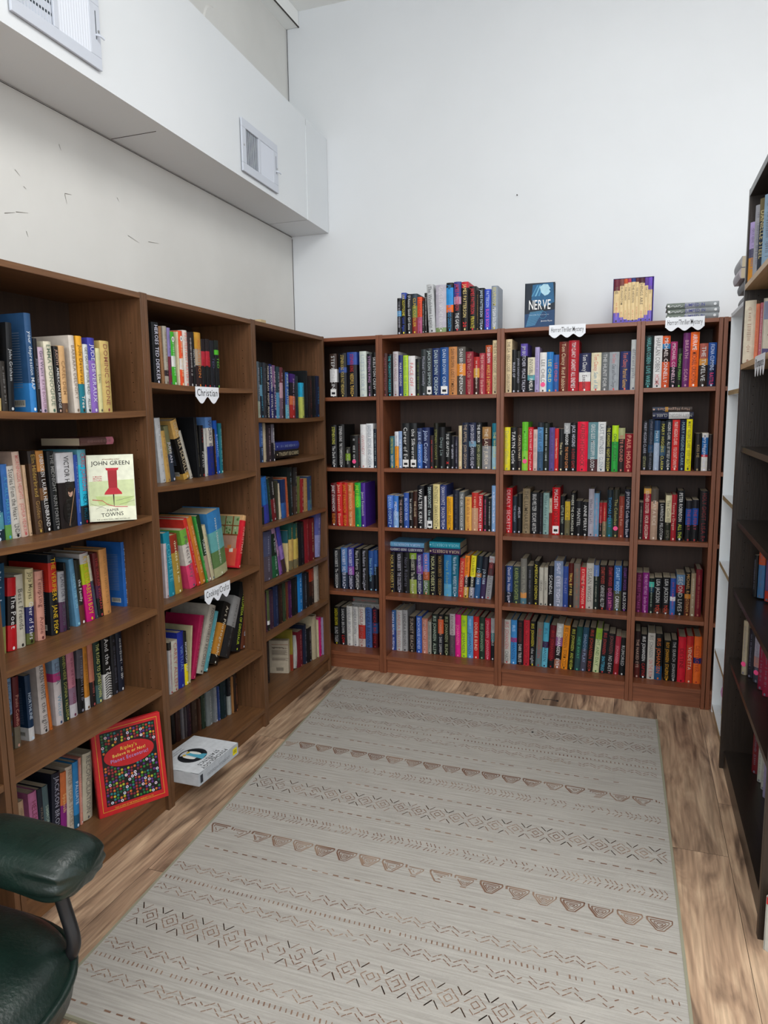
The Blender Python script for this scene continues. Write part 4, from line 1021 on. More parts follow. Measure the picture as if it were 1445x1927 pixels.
def st(s0,t0,s1,t1,wd=.0032,drop=.10,seg=1):
    for k in range(seg):
        a,b=k/seg,(k+.86)/seg if seg>1 else 1; x0,y0,x1,y1=s0+(s1-s0)*a,t0+(t1-t0)*a,s0+(s1-s0)*b,t0+(t1-t0)*b
        if min(x0,x1)<.004 or max(x0,x1)>1.514 or max(y0,y1)>2.165: continue
        if rnd.random()<drop+.28*(wear(x0,y0)>.72): continue
        j=lambda:rnd.uniform(-.0007,.0007); x0+=j();y0+=j();x1+=j();y1+=j()
        L=math.hypot(x1-x0,y1-y0) or 1; nx,ny=-(y1-y0)/L*wd/2*rnd.uniform(.6,1.1),(x1-x0)/L*wd/2
        ny*=rnd.uniform(.7,1.1)
        rug.face([rp(x0-nx,y0-ny,.0079),rp(x0+nx,y0+ny,.0079),rp(x1+nx,y1+ny,.0079),rp(x1-nx,y1-ny,.0079)],'rugink')
def zig(t,ph=0):
    p=.056; x=ph-.06
    while x<1.54:
        for o_,w_ in ((-.008,.003),(.008,.003)):
            a=.009
            st(x,t+o_+a,x+p*.42,t+o_-a,w_,seg=2); st(x+p*.5,t+o_-a,x+p*.92,t+o_+a,w_,seg=2)
        x+=p
def dots(t):
    x=.01
    while x<1.51: st(x,t-.006,x+.002,t+.006,.0042,.05); x+=.0152
def dash(t):
    x=.012
    while x<1.5: st(x,t,x+.019,t,.0052,.04); x+=.036
def dia(t,ph=0):
    p=.0685; x=ph; h=.031
    while x<1.55:
        for k,sg in ((1.0,2),(.42,1)):
            w_=p*.44*k; hh=h*k
            for a,b,c,d in ((-w_,0,0,-hh),(0,-hh,w_,0),(w_,0,0,hh),(0,hh,-w_,0)):
                st(x+a*.94,t+b*.94,x+c*.94,t+d*.94,.003,.06,sg)
        for sg in (-1,1):
            for o_ in (0,1):
                e=h*(1.32-.0*o_); st(x+p/2-p*.26,t+sg*e,x+p/2-p*.03,t+sg*(h*.62),.003,.1); st(x+p/2+p*.26,t+sg*e,x+p/2+p*.03,t+sg*(h*.62),.003,.1)
        x+=p
def chev(t):
    x=.0
    while x<1.54:
        for k in range(4):
            c=x+k*.0135; st(c,t-.022,c+.010,t-.004,.0036,.07,2); st(c+.010,t+.002,c-.002,t+.021,.0032,.1,2)
        x+=.063
def tri(t,ph):
    x=ph
    while x<1.53:
        for k,wd in ((1.0,.0042),(.72,.003),(.46,.003),(.22,.003)):
            w_=.034*k; tp=t-.022*k+.004*(1-k); bt=t+.026*k
            P=[(-w_,tp),(w_,tp),(w_*.97,tp+.012*k),(w_*.25,bt),(-w_*.3,bt),(-w_*.95,tp+.014*k)]
            for i in range(6):
                a,b=P[i],P[(i+1)%6]; st(x+a[0],a[1],x+b[0],b[1],wd*(1.5 if i in(4,5,0) and k>.6 else 1),.04)
        x+=.0792
Y0=3.333
for y,f in ((3.225,zig),(3.178,dots),(3.128,zig),(3.014,dia),(2.892,zig),(2.845,dots),(2.791,zig),(2.688,dash),(2.355,dash),(2.465,chev),(2.257,dia),(2.159,dash),(2.062,chev),(1.833,dash),(1.722,zig),(1.664,dots),(1.615,zig),(1.502,dia),(1.385,zig),(1.340,dots),(1.288,zig),(1.20,dash)): f(Y0-y)
tri(Y0-2.58,.02); tri(Y0-1.933,.045)
o=rug.build('area_rug'); tagp(o,'pale grey area rug with brown tribal stripes on the plank floor','rug')
b=MB(); b.box(-.398,-.39,2.998,3.006,.0086,.0105,'ink'); tagp(b.build('lint_speck'),'tiny black speck of lint on the far half of the rug','speck')
b=MB(); b.box(-.40,-.392,3.40,3.404,.001,.004,'ink'); tube([(-.396,3.402,.002),(-.36,3.404,.004),(-.33,3.400,.002)],.0012,'ink',b,6); b.box(-.334,-.324,3.396,3.404,.001,.005,'ink'); tagp(b.build('broken_twist_tie'),'small black scrap on the floor between rug and back bookcases','scrap')
# ---------------------------------------------------------------- individually placed books
def simple_book(name,Mx,wd,d,h,cover,label,group=None,art=None,hard=True,spine=None,parent=None,cat='book',edge=None,ct=.0025):
    """front cover faces -y; width x (spine at x=0 side), thickness y, height z"""
    cv=MB(); c=lin(cover); sc=lin(spine or cover)
    cv.box(0,wd,0,ct,0,h,'cover',c); cv.box(0,wd,d-ct,d,0,h,'cover',lin(edge or cover)); cv.box(-.001,ct,0,d,0,h,'cover',sc)
    if art: art(cv)
    o=cv.build(name); o.matrix_world=Mx; pg=MB(); i_=.004 if hard else .0004
    pg.box(ct,wd-i_,ct,d-ct,i_,h-i_,'paper'); pg.build('page_block',o); tagp(o,label,cat,group); return o
FX=(1,0,0);FZ=(0,0,1)
# PAPER TOWNS
def art(cv):
    y=-.0005; h=.212; w_=.140; T_=lambda s,x,z,L,sz,c,sl=0:text(cv,s,(x,y-.0004,z),(math.cos(sl),0,math.sin(sl)),(-math.sin(sl),0,math.cos(sl)),L,sz,lin(c))
    cv.face([(.002,y,h*.16),(w_-.002,y,h*.20),(w_-.002,y,h*.62),(.002,y,h*.60)],'cover',lin('c4d0a0'))
    cv.face([(.03,y-.0001,h*.25),(w_-.03,y-.0001,h*.23),(w_-.002,y-.0001,h*.36),(.02,y-.0001,h*.38)],'cover',lin('b4c884'))
    cv.face([(.002,y-.0001,h*.02),(w_-.002,y-.0001,h*.02),(w_-.002,y-.0001,h*.21),(.002,y-.0001,h*.24)],'cover',lin('e2e4cc'))
    T_('JOHN GREEN',.010,h*.845,w_-.02,.0135,'141414'); T_('#1 bestselling author',.02,h*.925,w_*.75,.004,'8a5a40')
    for i,s in enumerate(('A MAJOR','MOTION','PICTURE!')): T_(s,.012,h*(.665-i*.03),.034,.0045,'c04858')
    r=lin('9c1420'); r2=lin('b82030'); y2=y-.0003
    cv.face([(.054,y2,h*.80),(.094,y2,h*.80),(.091,y2,h*.765),(.057,y2,h*.765)],'cover',r2)
    cv.face([(.060,y2,h*.765),(.088,y2,h*.765),(.087,y2,h*.50),(.061,y2,h*.50)],'cover',r)
    cv.face([(.061,y2,h*.50),(.087,y2,h*.50),(.099,y2,h*.43),(.101,y2,h*.40),(.047,y2,h*.40),(.049,y2,h*.43)],'cover',r2)
    cv.face([(.0722,y2,h*.40),(.0765,y2,h*.40),(.0752,y2,h*.22),(.0738,y2,h*.22)],'cover',lin('3a2020'))
    for a,b_ in (((.01,.33),(.04,.31)),((.04,.31),(.055,.25)),((.055,.25),(.075,.22)),((.075,.215),(.115,.205))):
        (x0,z0),(x1,z1)=a,b_; cv.face([(x0,y-.0002,z0*h-.0012),(x1,y-.0002,z1*h-.0012),(x1,y-.0002,z1*h+.0012),(x0,y-.0002,z0*h+.0012)],'cover',lin('b83a40'))
    for a,b_ in (((.005,.27),(.05,.19)),((.02,.19),(.06,.27)),((.08,.30),(.135,.36)),((.09,.24),(.137,.30))):
        (x0,z0),(x1,z1)=a,b_; cv.face([(x0,y-.0002,z0*h-.0005),(x1,y-.0002,z1*h-.0005),(x1,y-.0002,z1*h+.0005),(x0,y-.0002,z0*h+.0005)],'cover',lin('70705c'))
    T_('PAPER',.045,h*.138,.05,.0085,'1c1c18',.06); T_('TOWNS',.034,h*.062,.068,.0125,'1c1c18',.06); T_('THE #1 NEW YORK TIMES BESTSELLER',.02,h*.018,.1,.004,'70705c')
dx,dy=(1.913-1.8236),(-.022-.0822); L_=math.hypot(dx,dy)
simple_book('book',fmat('L',1.800,.098,1.0685)@Matrix.Rotation(-R(51),4,'Z')@Matrix.Rotation(-R(5),4,'X'),.140,.024,.212,'dfe2cc','pale green book facing out with a big red push pin','books displayed face out',art)
# dusty pink book lying across the tops on the second shelf
add_book('L',1.768,.085,1.0685+.243,.150,.024,0,True,'b87080:.22,5c403c:.78','8a6a68','*',{},True,'brown book with dusty pink end lying on the row behind the push pin book','books lying flat',5)
# red puzzle-ball cover book
def art(cv):
    w_,h=.232,.295; y=-.0005
    cv.face([(.012,y,.014),(w_-.012,y,.014),(w_-.012,y,h-.012),(.012,y,h-.012)],'cover',lin('c8a030')); cv.face([(.0135,y-.0002,.0155),(w_-.0135,y-.0002,.0155),(w_-.0135,y-.0002,h-.0135),(.0135,y-.0002,h-.0135)],'cover',lin('b81c20'))
    cv.face([(.026,y-.0004,.030),(w_-.022,y-.0004,.030),(w_-.022,y-.0004,h-.022),(.026,y-.0004,h-.022)],'cover',lin('16120f'))
    rn=random.Random(5); P=['c8c830','2a8a3a','c0402c','5a2c78','2a8a8c','e07830','8a2440','4a7a30','6a3a90','1f6a4a','a02c30']
    nx=17; nz=24
    for i in range(nx):
        for k in range(nz):
            cx=.033+i*(w_-.062)/(nx-1)+rn.uniform(-.001,.001); cz=.037+k*(h-.068)/(nz-1)+(i%2)*.002
            if ((cx-w_/2)/.086)**2+((cz-h*.635)/.042)**2<1.05: continue
            if rn.random()<.12: continue
            c=tuple(.62*q for q in lin(rn.choice(P))); r=.0043
            disc(cv,cx,cz,r,r,y-.0008,c,8)
            if rn.random()<.07: ring(cv,cx,cz,r*.55,r*1.1,y-.0010,lin('d8d0e0'),10)
            else: disc(cv,cx-r*.25,cz+r*.3,r*.35,r*.35,y-.0010,tuple(min(1,q*1.7+.03) for q in c),6)
    disc(cv,w_/2,h*.635,.084,.040,y-.0012,lin('b01c20'),30)
    t_=lambda s,x,z,L,sz,c:text(cv,s,(x,y-.0017,z),(.998,0,.05),(-.05,0,.998),L,sz,lin(c))
    t_("Ripley's",w_/2-.035,h*.685,.07,.012,'d8c040'); t_('Believe It or Not!',w_/2-.056,h*.625,.112,.0105,'e0cc60'); t_('Planet Eccentric!',w_/2-.066,h*.565,.132,.012,'a090c8')
    text(cv,"TAKE A LOOK AT THE WORLD'S WEIRDEST FACTS!",(.05,y-.0012,.018),FX,FZ,.13,.0055,lin('e0b030'))
simple_book('book',fmat('L',1.7395,.088,.0905)@Matrix.Rotation(-R(33),4,'Z')@Matrix.Rotation(-R(9),4,'X'),.232,.018,.295,'b81c20','large red book covered in coloured balls, facing out on bottom shelf','books displayed face out',art,spine='a01418')
# white penguin textbook
def art(cv):
    w_,h=.262,.200; y=-.0005; T=lambda s,x,z,L,sz,c:text(cv,s,(x,y-.0003,z),(-1,0,0),(0,0,-1),L,sz,lin(c))
    cx,cz=.115,.105
    disc(cv,cx,cz,.058,.052,y-.0001,lin('2a2c30'),28); disc(cv,cx,cz+.01,.042,.036,y-.0002,lin('c8ccd0'),24)
    cv.face([(cx-.012,y-.0003,cz-.052),(cx+.03,y-.0003,cz-.045),(cx+.012,y-.0003,cz+.02),(cx-.004,y-.0003,cz+.03)],'cover',lin('58a8c0'))
    for sg in (-1,1):
        disc(cv,cx+sg*.030,cz+.006,.017,.036,y-.0004,lin('1c1e22'),16); disc(cv,cx+sg*.020,cz+.002,.009,.027,y-.0005,lin('e8e8e0'),14); disc(cv,cx+sg*.012,cz+.028,.008,.006,y-.0006,lin('d8b840'),10)
    T('STATISTICS',.20,.045,.16,.017,'26282c'); T('FOR',.135,.028,.03,.007,'26282c'); T('PSYCHOLOGY',.20,.020,.16,.017,'26282c')
    T('AUTHORS OF THE',.17,.182,.11,.006,'8a8e94'); T('TWELFTH EDITION',.17,.170,.11,.006,'8a8e94')
Mp=fmat('L',2.0215,-.103,.0885)@Matrix.Rotation(-R(1),4,'Z')
# lying: local x->along shelf, local z -> inward, local y(neg)-> up
Mp=Mp@Matrix(((1,0,0,0),(0,0,1,0),(0,-1,0,.046),(0,0,0,1)))
pb=simple_book('book',Mp,.262,.046,.200,'d4d8dc','thick white textbook with penguins jutting out from the bottom shelf','books lying flat',art,spine='b8bcc0')
sp_=MB(); sp_.box(0,.262,.0,.046,-.0015,.001,'cover',lin('b0b6bc')); c_=lin('585c60')
text(sp_,'STATISTICS for PSYCHOLOGY',(.05,.032,-.0018),FX,(0,-1,0),.15,.011,lin('70747a')); disc_=None
sp_.face([(.222,.010,-.0022),(.252,.010,-.0022),(.252,.036,-.0022),(.222,.036,-.0022)][::-1],'cover',lin('e8d820')); text(sp_,'USED',(.226,.029,-.0026),FX,(0,-1,0),.022,.012,lin('141414'))
sp_.face([(.008,.008,-.002),(.024,.008,-.002),(.024,.038,-.002),(.008,.038,-.002)][::-1],'cover',lin('2c3038')); sp_.build('spine',pb)
# NERVE
def art(cv):
    w_,h=.139,.206; y=-.0005
    cv.face([(0,y,0),(w_,y,0),(w_,y,h*.38),(0,y,h*.30)],'cover',lin('123c66'))
    for k in range(16):
        z=h*(.02+k*.021); ph=k*.012
        cv.face([(.006+ph*.1,y-.0002,z),(.05+ph*.2,y-.0002,z+.006),(.05+ph*.2,y-.0002,z+.0075),(.006+ph*.1,y-.0002,z+.0018)],'cover',lin('58a0c8'))
    cv.face([(.035,y-.0001,h*.96),(.10,y-.0001,h*.99),(.13,y-.0001,h*.99),(.137,y-.0001,h*.55),(.09,y-.0001,h*.45),(.03,y-.0001,h*.62)],'cover',lin('1c5a84'))
    cv.face([(.068,y-.0003,h*.90),(.085,y-.0003,h*.965),(.106,y-.0003,h*.955),(.112,y-.0003,h*.90),(.118,y-.0003,h*.86),(.111,y-.0003,h*.84),(.118,y-.0003,h*.79),(.108,y-.0003,h*.73),(.092,y-.0003,h*.70),(.075,y-.0003,h*.78)],'cover',lin('a8d0e0'))
    for k in range(5): cv.face([(.03+k*.008,y-.0002,h*.70),(.036+k*.008,y-.0002,h*.70),(.062+k*.006,y-.0002,h*.95),(.055+k*.006,y-.0002,h*.94)],'cover',lin(['4a90b8','2c6c98','74b0cc','2c6c98','4a90b8'][k]))
    text(cv,'NERVE',(.017,y-.0006,h*.40),FX,FZ,.105,.046,lin('f0f0f0')); text(cv,'It pays to play. Play at your own risk.',(.012,y-.0006,h*.27),FX,FZ,.11,.004,lin('c8d8e0'))
    text(cv,'Jeanne Ryan',(.075,y-.0006,h*.12),FX,FZ,.055,.007,lin('e0e4e8')); ring(cv,.085,h*.27,.016,.0175,y-.0006,lin('3888b0'),16)
simple_book('book',Matrix.Translation((-.5325,3.532,1.8005))@Matrix.Rotation(R(2),4,'Z')@Matrix.Rotation(-R(3),4,'X'),.139,.026,.206,'0c1c2c','dark blue face-out book showing a face, alone atop the back bookcase','books displayed face out',art)
# boxed set: nine volumes in a slipcase
bx=empty('slipcase',(-.129,3.535,1.8005),0,'purple and cream slipcase holding nine matching slim books atop the back bookcase','slipcase')
b=MB(); cl=lin('5a4ab0'); W_=.170; Hh=.197
b.box(-.0025,0,0.001,.13,0,Hh,'cover',lin('3c2c60')); b.box(W_,W_+.0025,0.001,.13,0,Hh,'cover',cl); b.box(0,W_,.002,.13,Hh-.002,Hh,'cover',lin('3c2c60')); b.box(0,W_,.002,.13,0,.001,'cover',cl); b.box(0,W_,.128,.13,0.001,Hh-.002,'cover',cl)
b.build('slipcase_shell',bx)
tops=['6a2838','7a4440','c0502c','a83a50','2a3a78','5a2c34','4a2430','5a3a90','6a4ab8']; tt=['THE','THE PHANTOM','THE CABIN','THE HOUSE','THE HIDDEN','THE RED','THINGS ARE','THE LAST','TREES']
onames=['brick red','rust brown','orange','rose','navy','wine','dark plum','violet','bright purple']
ws=[.026,.018,.016,.015,.019,.014,.025,.015,.018]; xx=.001
for k in range(9):
    wd=ws[k]; xc=(xx+wd/2)/W_*2-1; hi=.5+.42*math.sqrt(max(0,1-xc*xc*.97)); lo=.5-.46*math.sqrt(max(0,1-xc*xc*.93))
    lo=max(lo,.04); hi=min(hi,.95); z1=Hh-.003
    cv=MB(); pg=MB(); cols='%s:%.3f,e0c898:%.3f,%s:%.3f'%(tops[k],1-hi,hi-lo,'7468c8',lo)
    book_geo(cv,pg,wd-.0006,z1-.0015,.12,cols,'3a2c2c' ,tt[k]+'~*#c86040',k)
    o=cv.build('book'); o.location=(-.129+xx,3.535,1.8018); pg.build('page_block',o)
    tagp(o,'slim boxed volume with %s top and cream middle, inside the slipcase'%onames[k],'book','boxed volumes in the slipcase'); xx+=wd
# three silver books stacked
for k,(x,dy,rz) in enumerate(((.101,0,0),(.104,.004,-1.0),(.101,-.002,.6))):
    cv=MB(); pg=MB(); T_=.0235; X=Matrix.Translation((0,0,T_))@Matrix.Rotation(math.pi/2,4,'Y')
    book_geo(cv,pg,T_,.214,.14,'8a9094:.45,9a9ea4:.2,6a746c:.35','eee','',k,X)
    text(cv,'JUMPED IN',(.072,-.0008,.006),FX,FZ,.085,.013,lin('3a3e8a')); disc(cv,.198,.012,.006,.006,-.0008,lin('d8dce0'),10)
    for q in range(7): cv.face([(.008+q*.008,-.0007,.004+q%3*.004),(.018+q*.008,-.0007,.008+q%2*.004),(.018+q*.008,-.0007,.010+q%2*.004),(.008+q*.008,-.0007,.006+q%3*.004)],'cover',lin('d0d4d8'))
    o=cv.build('book'); o.matrix_world=Matrix.Translation((x,3.534+dy,1.8008+k*.0243))@Matrix.Rotation(R(rz),4,'Z'); pg.build('page_block',o)
    tagp(o,'silver grey book lying %s of the stack of three atop the back bookcase'%['at the bottom','in the middle','on top'][k],'book','silver books stacked on the bookcase')
# back cover facing out, corner bookcase bottom shelf
def art(cv):
    y=-.0005
    for i,(z,L,c) in enumerate(((.150,.085,'8a5030'),(.135,.06,'3a2c24'),(.118,.08,'6a5c50'),(.113,.075,'6a5c50'),(.108,.08,'6a5c50'),(.103,.07,'6a5c50'),(.098,.08,'6a5c50'),(.078,.085,'6a5c50'),(.073,.07,'6a5c50'),(.068,.08,'6a5c50'))): cv.face([(.013,y,z),(.013+L,y,z),(.013+L,y,z+.0022),(.013,y,z+.0022)],'cover',lin(c))
    text(cv,'EMPTY PROMISES',(.012,y,.128),FX,FZ,.085,.007,lin('5a4034'))
    for q in range(9): cv.face([(.035+q*.0042,y,.012),(.037+q*.0042,y,.012),(.037+q*.0042,y,.030),(.035+q*.0042,y,.030)],'cover',lin('2a2622'))
simple_book('book',fmat('L',3.100,.185,.0935)@Matrix.Rotation(-R(76),4,'Z'),.098,.032,.172,'b8ac98','cream paperback showing its back cover, bottom shelf of corner bookcase','books displayed face out',art,hard=False,spine='a89c88',ct=.0009)
# cookbook leaning towards its cover on the third shelf of the sign bookcase is part of the rows
# right hand bookcases
def rbook(x,y,z,rz,wd,h,cols,tc,tx,label,group,d=None,op={}):
    cv=MB(); pg=MB(); book_geo(cv,pg,wd,h,d or h*.6,cols,tc,tx,int(x*1e4+y*1e3))
    o=cv.build('book'); o.matrix_world=Matrix.Translation((x,y,z))@Matrix.Rotation(R(rz),4,'Z'); pg.build('page_block',o)
    if 'p' in op: k=MB(); disc(k,wd*.5,h*.2,.009,.009,-.0012,(1,1,1),14,'labelpink'); k.build('label_sticker',o)
    tagp(o,label,'book',group)
G='top shelf of the black bookcase'
rbook(.341,2.868,1.8408,-30,.026,.200,'a898c8:.45,50506a:.15,c88830:.4','667','*','lavender and orange spine, first on the upper birch shelf','books on the '+G,.12)
rbook(.347,2.806,1.8408,-35,.026,.240,'9a9ca4','667','*','pale grey spine between lavender and dark ones, upper birch shelf','books on the '+G,.13)
rbook(.352,2.748,1.8408,-35,.028,.246,'6a6040:.3,28303c:.7','d8c890','DANIELLE STEEL','dark spine with gold lettering, upper birch shelf of black bookcase','books on the '+G,.13)
rbook(.356,2.682,1.8408,-35,.034,.240,'88a4bc','667','*','light blue spine cut by the edge, upper birch shelf','books on the '+G,.13)
G='second shelf of the black bookcase'
rbook(.338,2.862,1.5608,-22,.036,.215,'d8d0bc','a87','*','thick cream book standing first on the lower birch shelf','books on the '+G,.13)
rbook(.366,2.800,1.5608,-22,.012,.195,'e08060','c54','*','thin orange spine next to the cream book, lower birch shelf','books on the '+G,.12)
rbook(.3785,2.794,1.5608,-22,.010,.197,'c87080','eee','*','thin rose spine between orange and burgundy-lettered books, lower birch shelf','books on the '+G,.12)
def art(cv):
    y=-.0004
    cv.face([(.001,y,.13),(.119,y,.13),(.119,y,.188),(.001,y,.188)],'cover',lin('8890b0')); cv.face([(.02,y-.0002,.15),(.07,y-.0002,.195),(.119,y-.0002,.195),(.119,y-.0002,.14)],'cover',lin('8a4850'))
    cv.face([(.001,y,.0),(.119,y,.0),(.119,y,.03),(.001,y,.036)],'cover',lin('504878'))
    text(cv,'B',(.010,y-.0004,.105),FX,FZ,.03,.028,lin('8a2c30')); text(cv,'A',(.008,y-.0004,.078),FX,FZ,.03,.018,lin('8a2c30'))
simple_book('book',Matrix.Translation((.376,2.700,1.5608))@Matrix.Rotation(-R(12),4,'Z'),.12,.022,.198,'d0c8b8','face-out book with burgundy letters on the lower birch shelf','books displayed face out',art)
for i,(x,y,z,wd,h,cols,tx,lb,op) in enumerate([
 (.399,2.775,.736,.016,.150,'1c1c1e','*','thin black spine, first on the fifth shelf of the black bookcase',{}),
 (.413,2.762,.736,.024,.198,'c85a38:.4,4878a8:.6','*','orange and blue spine on the fifth shelf of the black bookcase',{}),
 (.430,2.715,.736,.020,.188,'6a4c78:.8,c84030:.2','*','purple spine on the fifth shelf of the black bookcase',{}),
 (.436,2.665,.736,.024,.214,'2a5868','*','dark teal spine at the edge, fifth shelf of black bookcase',{}),
 (.375,2.745,.4545,.018,.199,'a89c84','*','beige spine with pink dot, sixth shelf of the black bookcase',{'p':1}),
 (.391,2.720,.4545,.020,.178,'1e1c28','*','dark spine beside the beige one, sixth shelf of black bookcase',{}),
 (.402,2.675,.4545,.028,.186,'9c98a8:.5,b08078:.2,3c3c48:.3','*','pale patterned spine with pink dot, sixth shelf of black bookcase',{'p':1}),
 (.408,2.610,.4545,.022,.183,'8a1838','*','crimson spine beside the patterned one, sixth shelf of black bookcase',{}),
 (.414,2.550,.4545,.022,.180,'96203c','*','second crimson spine nearer the edge, sixth shelf of black bookcase',{}),
 (.430,2.770,.0765,.026,.180,'6c1c24','*','dark red spine on the bottom shelf of the black bookcase',{}),
 (.440,2.705,.0765,.018,.172,'b4b8ac','*','pale grey spine on the bottom shelf of the black bookcase',{}),
 (.444,2.650,.0765,.016,.178,'b0b0a8','*','off-white spine next to lavender book, bottom shelf of black bookcase',{}),
 (.440,2.590,.0765,.040,.202,'9890b0','*','thick lavender book on the bottom shelf of the black bookcase',{})]):
    rbook(x,y,z,-42,wd,h,cols,'778',tx,lb,'books low in the black bookcase',min(.12,h*.55),op)
# box standing on the floor beyond the plinth
def art(cv):
    cv.face([(0,-.0005,.13),(.10,-.0005,.13),(.10,-.0005,.15),(0,-.0005,.15)],'cover',lin('c02c30')); disc(cv,.05,.07,.035,.03,-.0007,lin('3a4a78'),14); disc(cv,.06,.085,.018,.014,-.0009,lin('c8b040'),10)
simple_book('book',Matrix.Translation((.352,1.915,.0005))@Matrix.Rotation(-R(40),4,'Z'),.11,.04,.152,'c0c0b8','pale book with a red top standing on the floor by the black bookcase','books displayed face out',art)
# four grey volumes stacked on the white bookcase, pale hazard-striped book at its foot
for k,(x,z,hh,col,tilt) in enumerate(((.376,1.8135,.034,'6a6c70',-14),(.370,1.868,.038,'5c5e62',0),(.352,1.908,.040,'a8a0a8',0),(.354,1.950,.042,'96989c',0))):
    cv=MB(); pg=MB(); X=Matrix.Translation((0,0,hh))@Matrix.Rotation(math.pi/2,4,'Y'); book_geo(cv,pg,hh,.20,.14,col,'b8b8bc','*',k,X)
    o=cv.build('book'); o.matrix_world=Matrix.Translation((x,3.40,z))@Matrix.Rotation(R(-90),4,'Z')@Matrix.Rotation(R(tilt)*0,4,'X'); pg.build('page_block',o)
    tagp(o,'grey volume, %s of four stacked on the white bookcase'%['lowest','second up','third up','topmost'][k],'book','grey volumes stacked on the white bookcase')
def art(cv):
    y=-.0004
    for z in (.165,.01):
        cv.face([(.002,y,z),(.108,y,z),(.108,y,z+.02),(.002,y,z+.02)],'cover',lin('c8c030'))
        for q in range(5): cv.face([(.008+q*.021,y-.0002,z),(.018+q*.021,y-.0002,z),(.026+q*.021,y-.0002,z+.02),(.016+q*.021,y-.0002,z+.02)],'cover',lin('141414'))
    disc(cv,.04,.11,.045,.05,y-.0001,lin('c890b8'),16); cv.face([(.03,y-.0003,.04),(.10,y-.0003,.03),(.106,y-.0003,.10),(.07,y-.0003,.08)],'cover',lin('181818'))
simple_book('book',Matrix.Translation((.388,3.36,.0415))@Matrix.Rotation(-R(8),4,'Z'),.11,.025,.235,'d8d8dc','white and pink book with black-yellow striping, foot of white bookcase','books displayed face out',art)
b=MB(); b.box(0,.045,0,.05,0,.012,'edge'); o=b.build('wooden_block',bevel=.001); o.matrix_world=fmat('L',2.80,.004,1.7985); tagp(o,'small tan wooden block lying on top of the corner bookcase','block')
# ---------------------------------------------------------------- shelf signs
def sign(Mx,w_,h,txt,label,sz,n=3,phase=0,deep=.3):
    b=MB(); K_=48; pts=[]
    for k in range(K_+1):
        a=k/K_; c=math.cos(2*math.pi*n*a+phase); e=min(1,a/.06,(1-a)/.06)
        z=-h*(1-deep)-h*deep*(.5-.5*c)**.8*(.25+.75*e); pts.append((w_*(.5+(a-.5)*(1.0+.03*e)),z))
    for k in range(K_):
        (x0,z0),(x1,z1)=pts[k],pts[k+1]; u0,u1=w_*k/K_,w_*(k+1)/K_
        b.face([(x0,0,z0),(x1,0,z1),(u1,0,0),(u0,0,0)],'sign'); b.face([(u0,.0006,0),(u1,.0006,0),(x1,.0006,z1),(x0,.0006,z0)],'sign'); b.face([(x0,.0006,z0),(x1,.0006,z1),(x1,0,z1),(x0,0,z0)],'sign')
    text(b,txt,(w_*.05,-.0004,-h*.55),FX,FZ,w_*.9,sz,(1,1,1),'ink',minsq=.28)
    o=b.build('shelf_sign'); o.matrix_world=Mx; return tagp(o,label,'sign','scalloped paper shelf signs')
sign(fmat('L',2.270,-.0022,1.5075),.158,.062,'Christian','scalloped white paper sign reading Christian on the top shelf edge',.027,2,0,.40)
sign(fmat('L',2.266,-.0022,.7395),.184,.062,'Cooking/Crafts','scalloped white paper sign reading Cooking/Crafts',.026,3,0,.33)
sign(fmat('C',-.4135,-.0022,1.8025),.166,.060,'Horror/Thriller/Mystery','scalloped Horror/Thriller/Mystery sign below the blue face-out book',.023,3,0,.27)
sign(fmat('C',.097,-.0022,1.8085),.161,.060,'Horror/Thriller/Mystery','scalloped Horror/Thriller/Mystery sign below the three silver books',.023,3,0,.27)
sign(fmat('R',-2.47,-.0155,1.556),.19,.062,'Romance','jagged white Romance sign on the lower birch shelf edge',.026,4,0,.5)
# ---------------------------------------------------------------- green armchair
ch=empty('armchair',(-1.17,.705,0),0,'dark green leather armchair with padded arms cut by the corner','armchair')
def sup(t,a,b_,p): c,s=math.cos(t),math.sin(t); return (a*abs(c)**(2/p)*(1 if c>0 else -1), b_*abs(s)**(2/p)*(1 if s>0 else -1))
def armpad(sy,name):
    mb=MB(); rows=[]; n=64; Nn=90
    for i in range(Nn+1):
        q=i/Nn; x=-.30+.60*q   # back .. front
        e=1.0
        if q>.86: e=(max(0,1-((q-.86)/.14)**2.8))**.45
        if q<.08: e=math.sqrt(max(0,1-((.08-q)/.08)**2))
        e=max(e,.02); r=[]
        for k in range(n):
            t=2*math.pi*k/n; a,b_=sup(t,.067,.048,2.5)
            wr=1.0
            if q>.80: wr+=.05*math.sin(t*11+1.3+2*q)*min(1,((q-.80)/.12))*(1 if math.sin(t)<.5 else .25)
            dz=.0
            if math.sin(t)>0: dz-=.011*math.exp(-((q-.56)/.018)**2)*(.35+.65*math.exp(-(a/.03)**2))+.004*math.exp(-((q-.56)/.06)**2)
            r.append((x,(a*(.55+.45*e) if e<1 else a)*wr*(e if e<.5 else 1)**.5, b_*e*wr+dz+.012*math.sin(q*2.6)))
        rows.append(r)
    mb.grid(rows,'leather',close=True,cap=True); o=mb.build(name,ch,smooth=True); o.location=(-.030,sy,.585); return o
armpad(.222,'armrest'); armpad(-.222,'armrest')
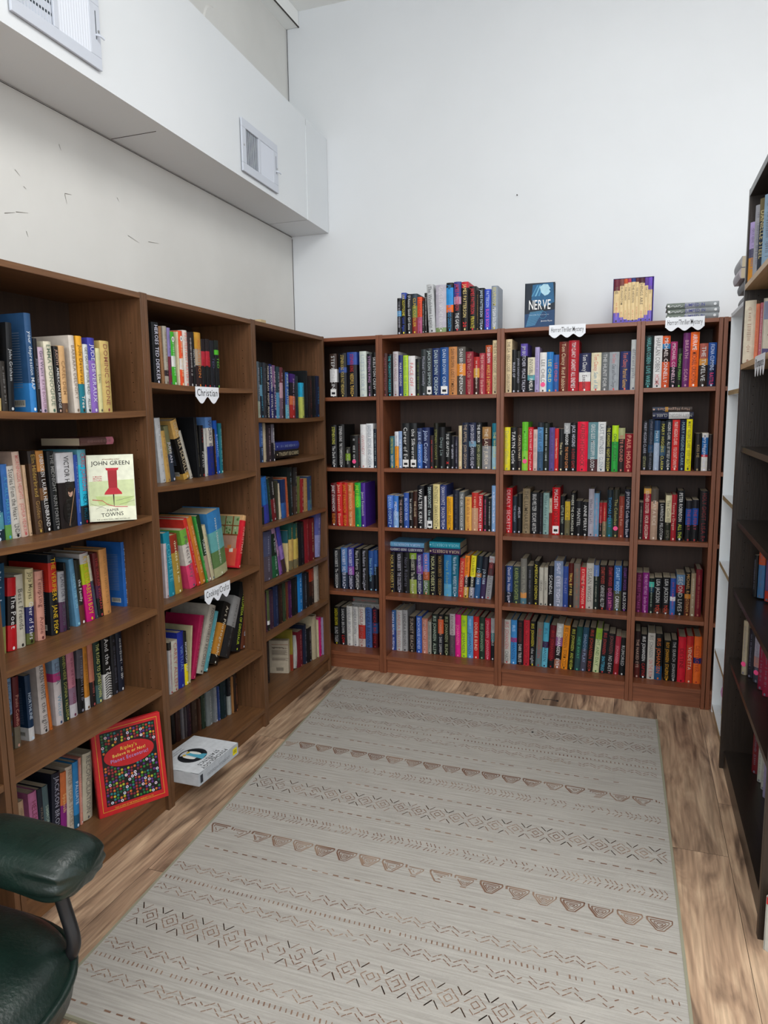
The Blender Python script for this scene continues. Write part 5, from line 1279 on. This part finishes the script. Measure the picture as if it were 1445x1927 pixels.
for sy in (1,-1):
    mb=MB(); y=sy*.222
    pts=[(.190,y,.565),(.207,y+.002,.50),(.223,y,.450),(.221,y-.004*sy,.425),(.207,y-.010*sy,.408),(.19,y-.03*sy,.402),(.05,y-.07*sy,.400),(-.10,y-.10*sy,.400)]
    P=[Vector(p) for p in pts]; Q=[]
    for i in range(len(P)-1):
        a,b_,c,d=P[max(i-1,0)],P[i],P[i+1],P[min(i+2,len(P)-1)]
        for k in range(6):
            t=k/6; Q.append(.5*((2*b_)+(c-a)*t+(2*a-5*b_+4*c-d)*t*t+(3*b_-a-3*c+d)*t**3))
    Q.append(P[-1]); tube(Q,.0125,'blackmetal',mb,14); mb.build('arm_post',ch,smooth=True)
    mb=MB(); tube([(-.22,y,.57),(-.23,y*.95,.47),(-.22,y*.8,.402),(-.1,y*.5,.40)],.0125,'blackmetal',mb,12); mb.build('arm_post',ch,smooth=True)
# seat cushion: dome with piped edge
mb=MB(); rows=[]; SX,SY=.268,.268
for q,zz in ((1.0,.375),(1.0,.395),(1.012,.410),(1.0,.424),(.97,.440),(.92,.452),(.84,.462),(.7,.470),(.5,.473),(.3,.474),(.1,.473)):
    rows.append([(*[c for c in sup(2*math.pi*k/72,SX*q,SY*q,3.4)],zz-.022*max(0,math.cos(2*math.pi*k/72))**3*q**3) for k in range(72)])
mb.grid(rows,'leather',close=True,cap=True); st_=mb.build('seat_cushion',ch,smooth=True); st_.location=(-.0,0,-.002)
mb=MB(); tube([(*sup(2*math.pi*k/72,SX*1.012,SY*1.012,3.4),.412-.022*max(0,math.cos(2*math.pi*k/72))**3) for k in range(73)],.008,'leather',mb,10); o=mb.build('seat_piping',ch,smooth=True); o.location=(0,0,.004)
mb=MB(); rows=[]
for q,t in ((0,.7),(.03,1),(.08,1.05),(.13,1),(.15,.7)):
    rows.append([(-.33-q-.16*(0),a*t,.85+b_*t) for a,b_ in [sup(2*math.pi*k/48,.23,.36,3.2) for k in range(48)]])
mb.grid(rows,'leather',close=True,cap=True); o=mb.build('backrest',ch,smooth=True); o.location=(.16,0,0)
mb=MB(); tube([(0,0,.37),(0,0,.10)],.028,'blackmetal',mb,16); mb.box(-.12,.12,-.1,.1,.36,.385,'blackmetal'); mb.build('gas_column',ch)
for k in range(5):
    a=2*math.pi*k/5+.5; mb=MB(); tube([(0,0,.11),(.15*math.cos(a),.15*math.sin(a),.095),(.27*math.cos(a),.27*math.sin(a),.065)],.018,'blackmetal',mb,10); l=mb.build('leg',ch,smooth=True)
    mb=MB(); cx,cy=.27*math.cos(a),.27*math.sin(a); tube([(cx-.015*math.sin(a),cy+.015*math.cos(a),.0265),(cx+.015*math.sin(a),cy-.015*math.cos(a),.0265)],.026,'blackmetal',mb,16); mb.build('caster',l)
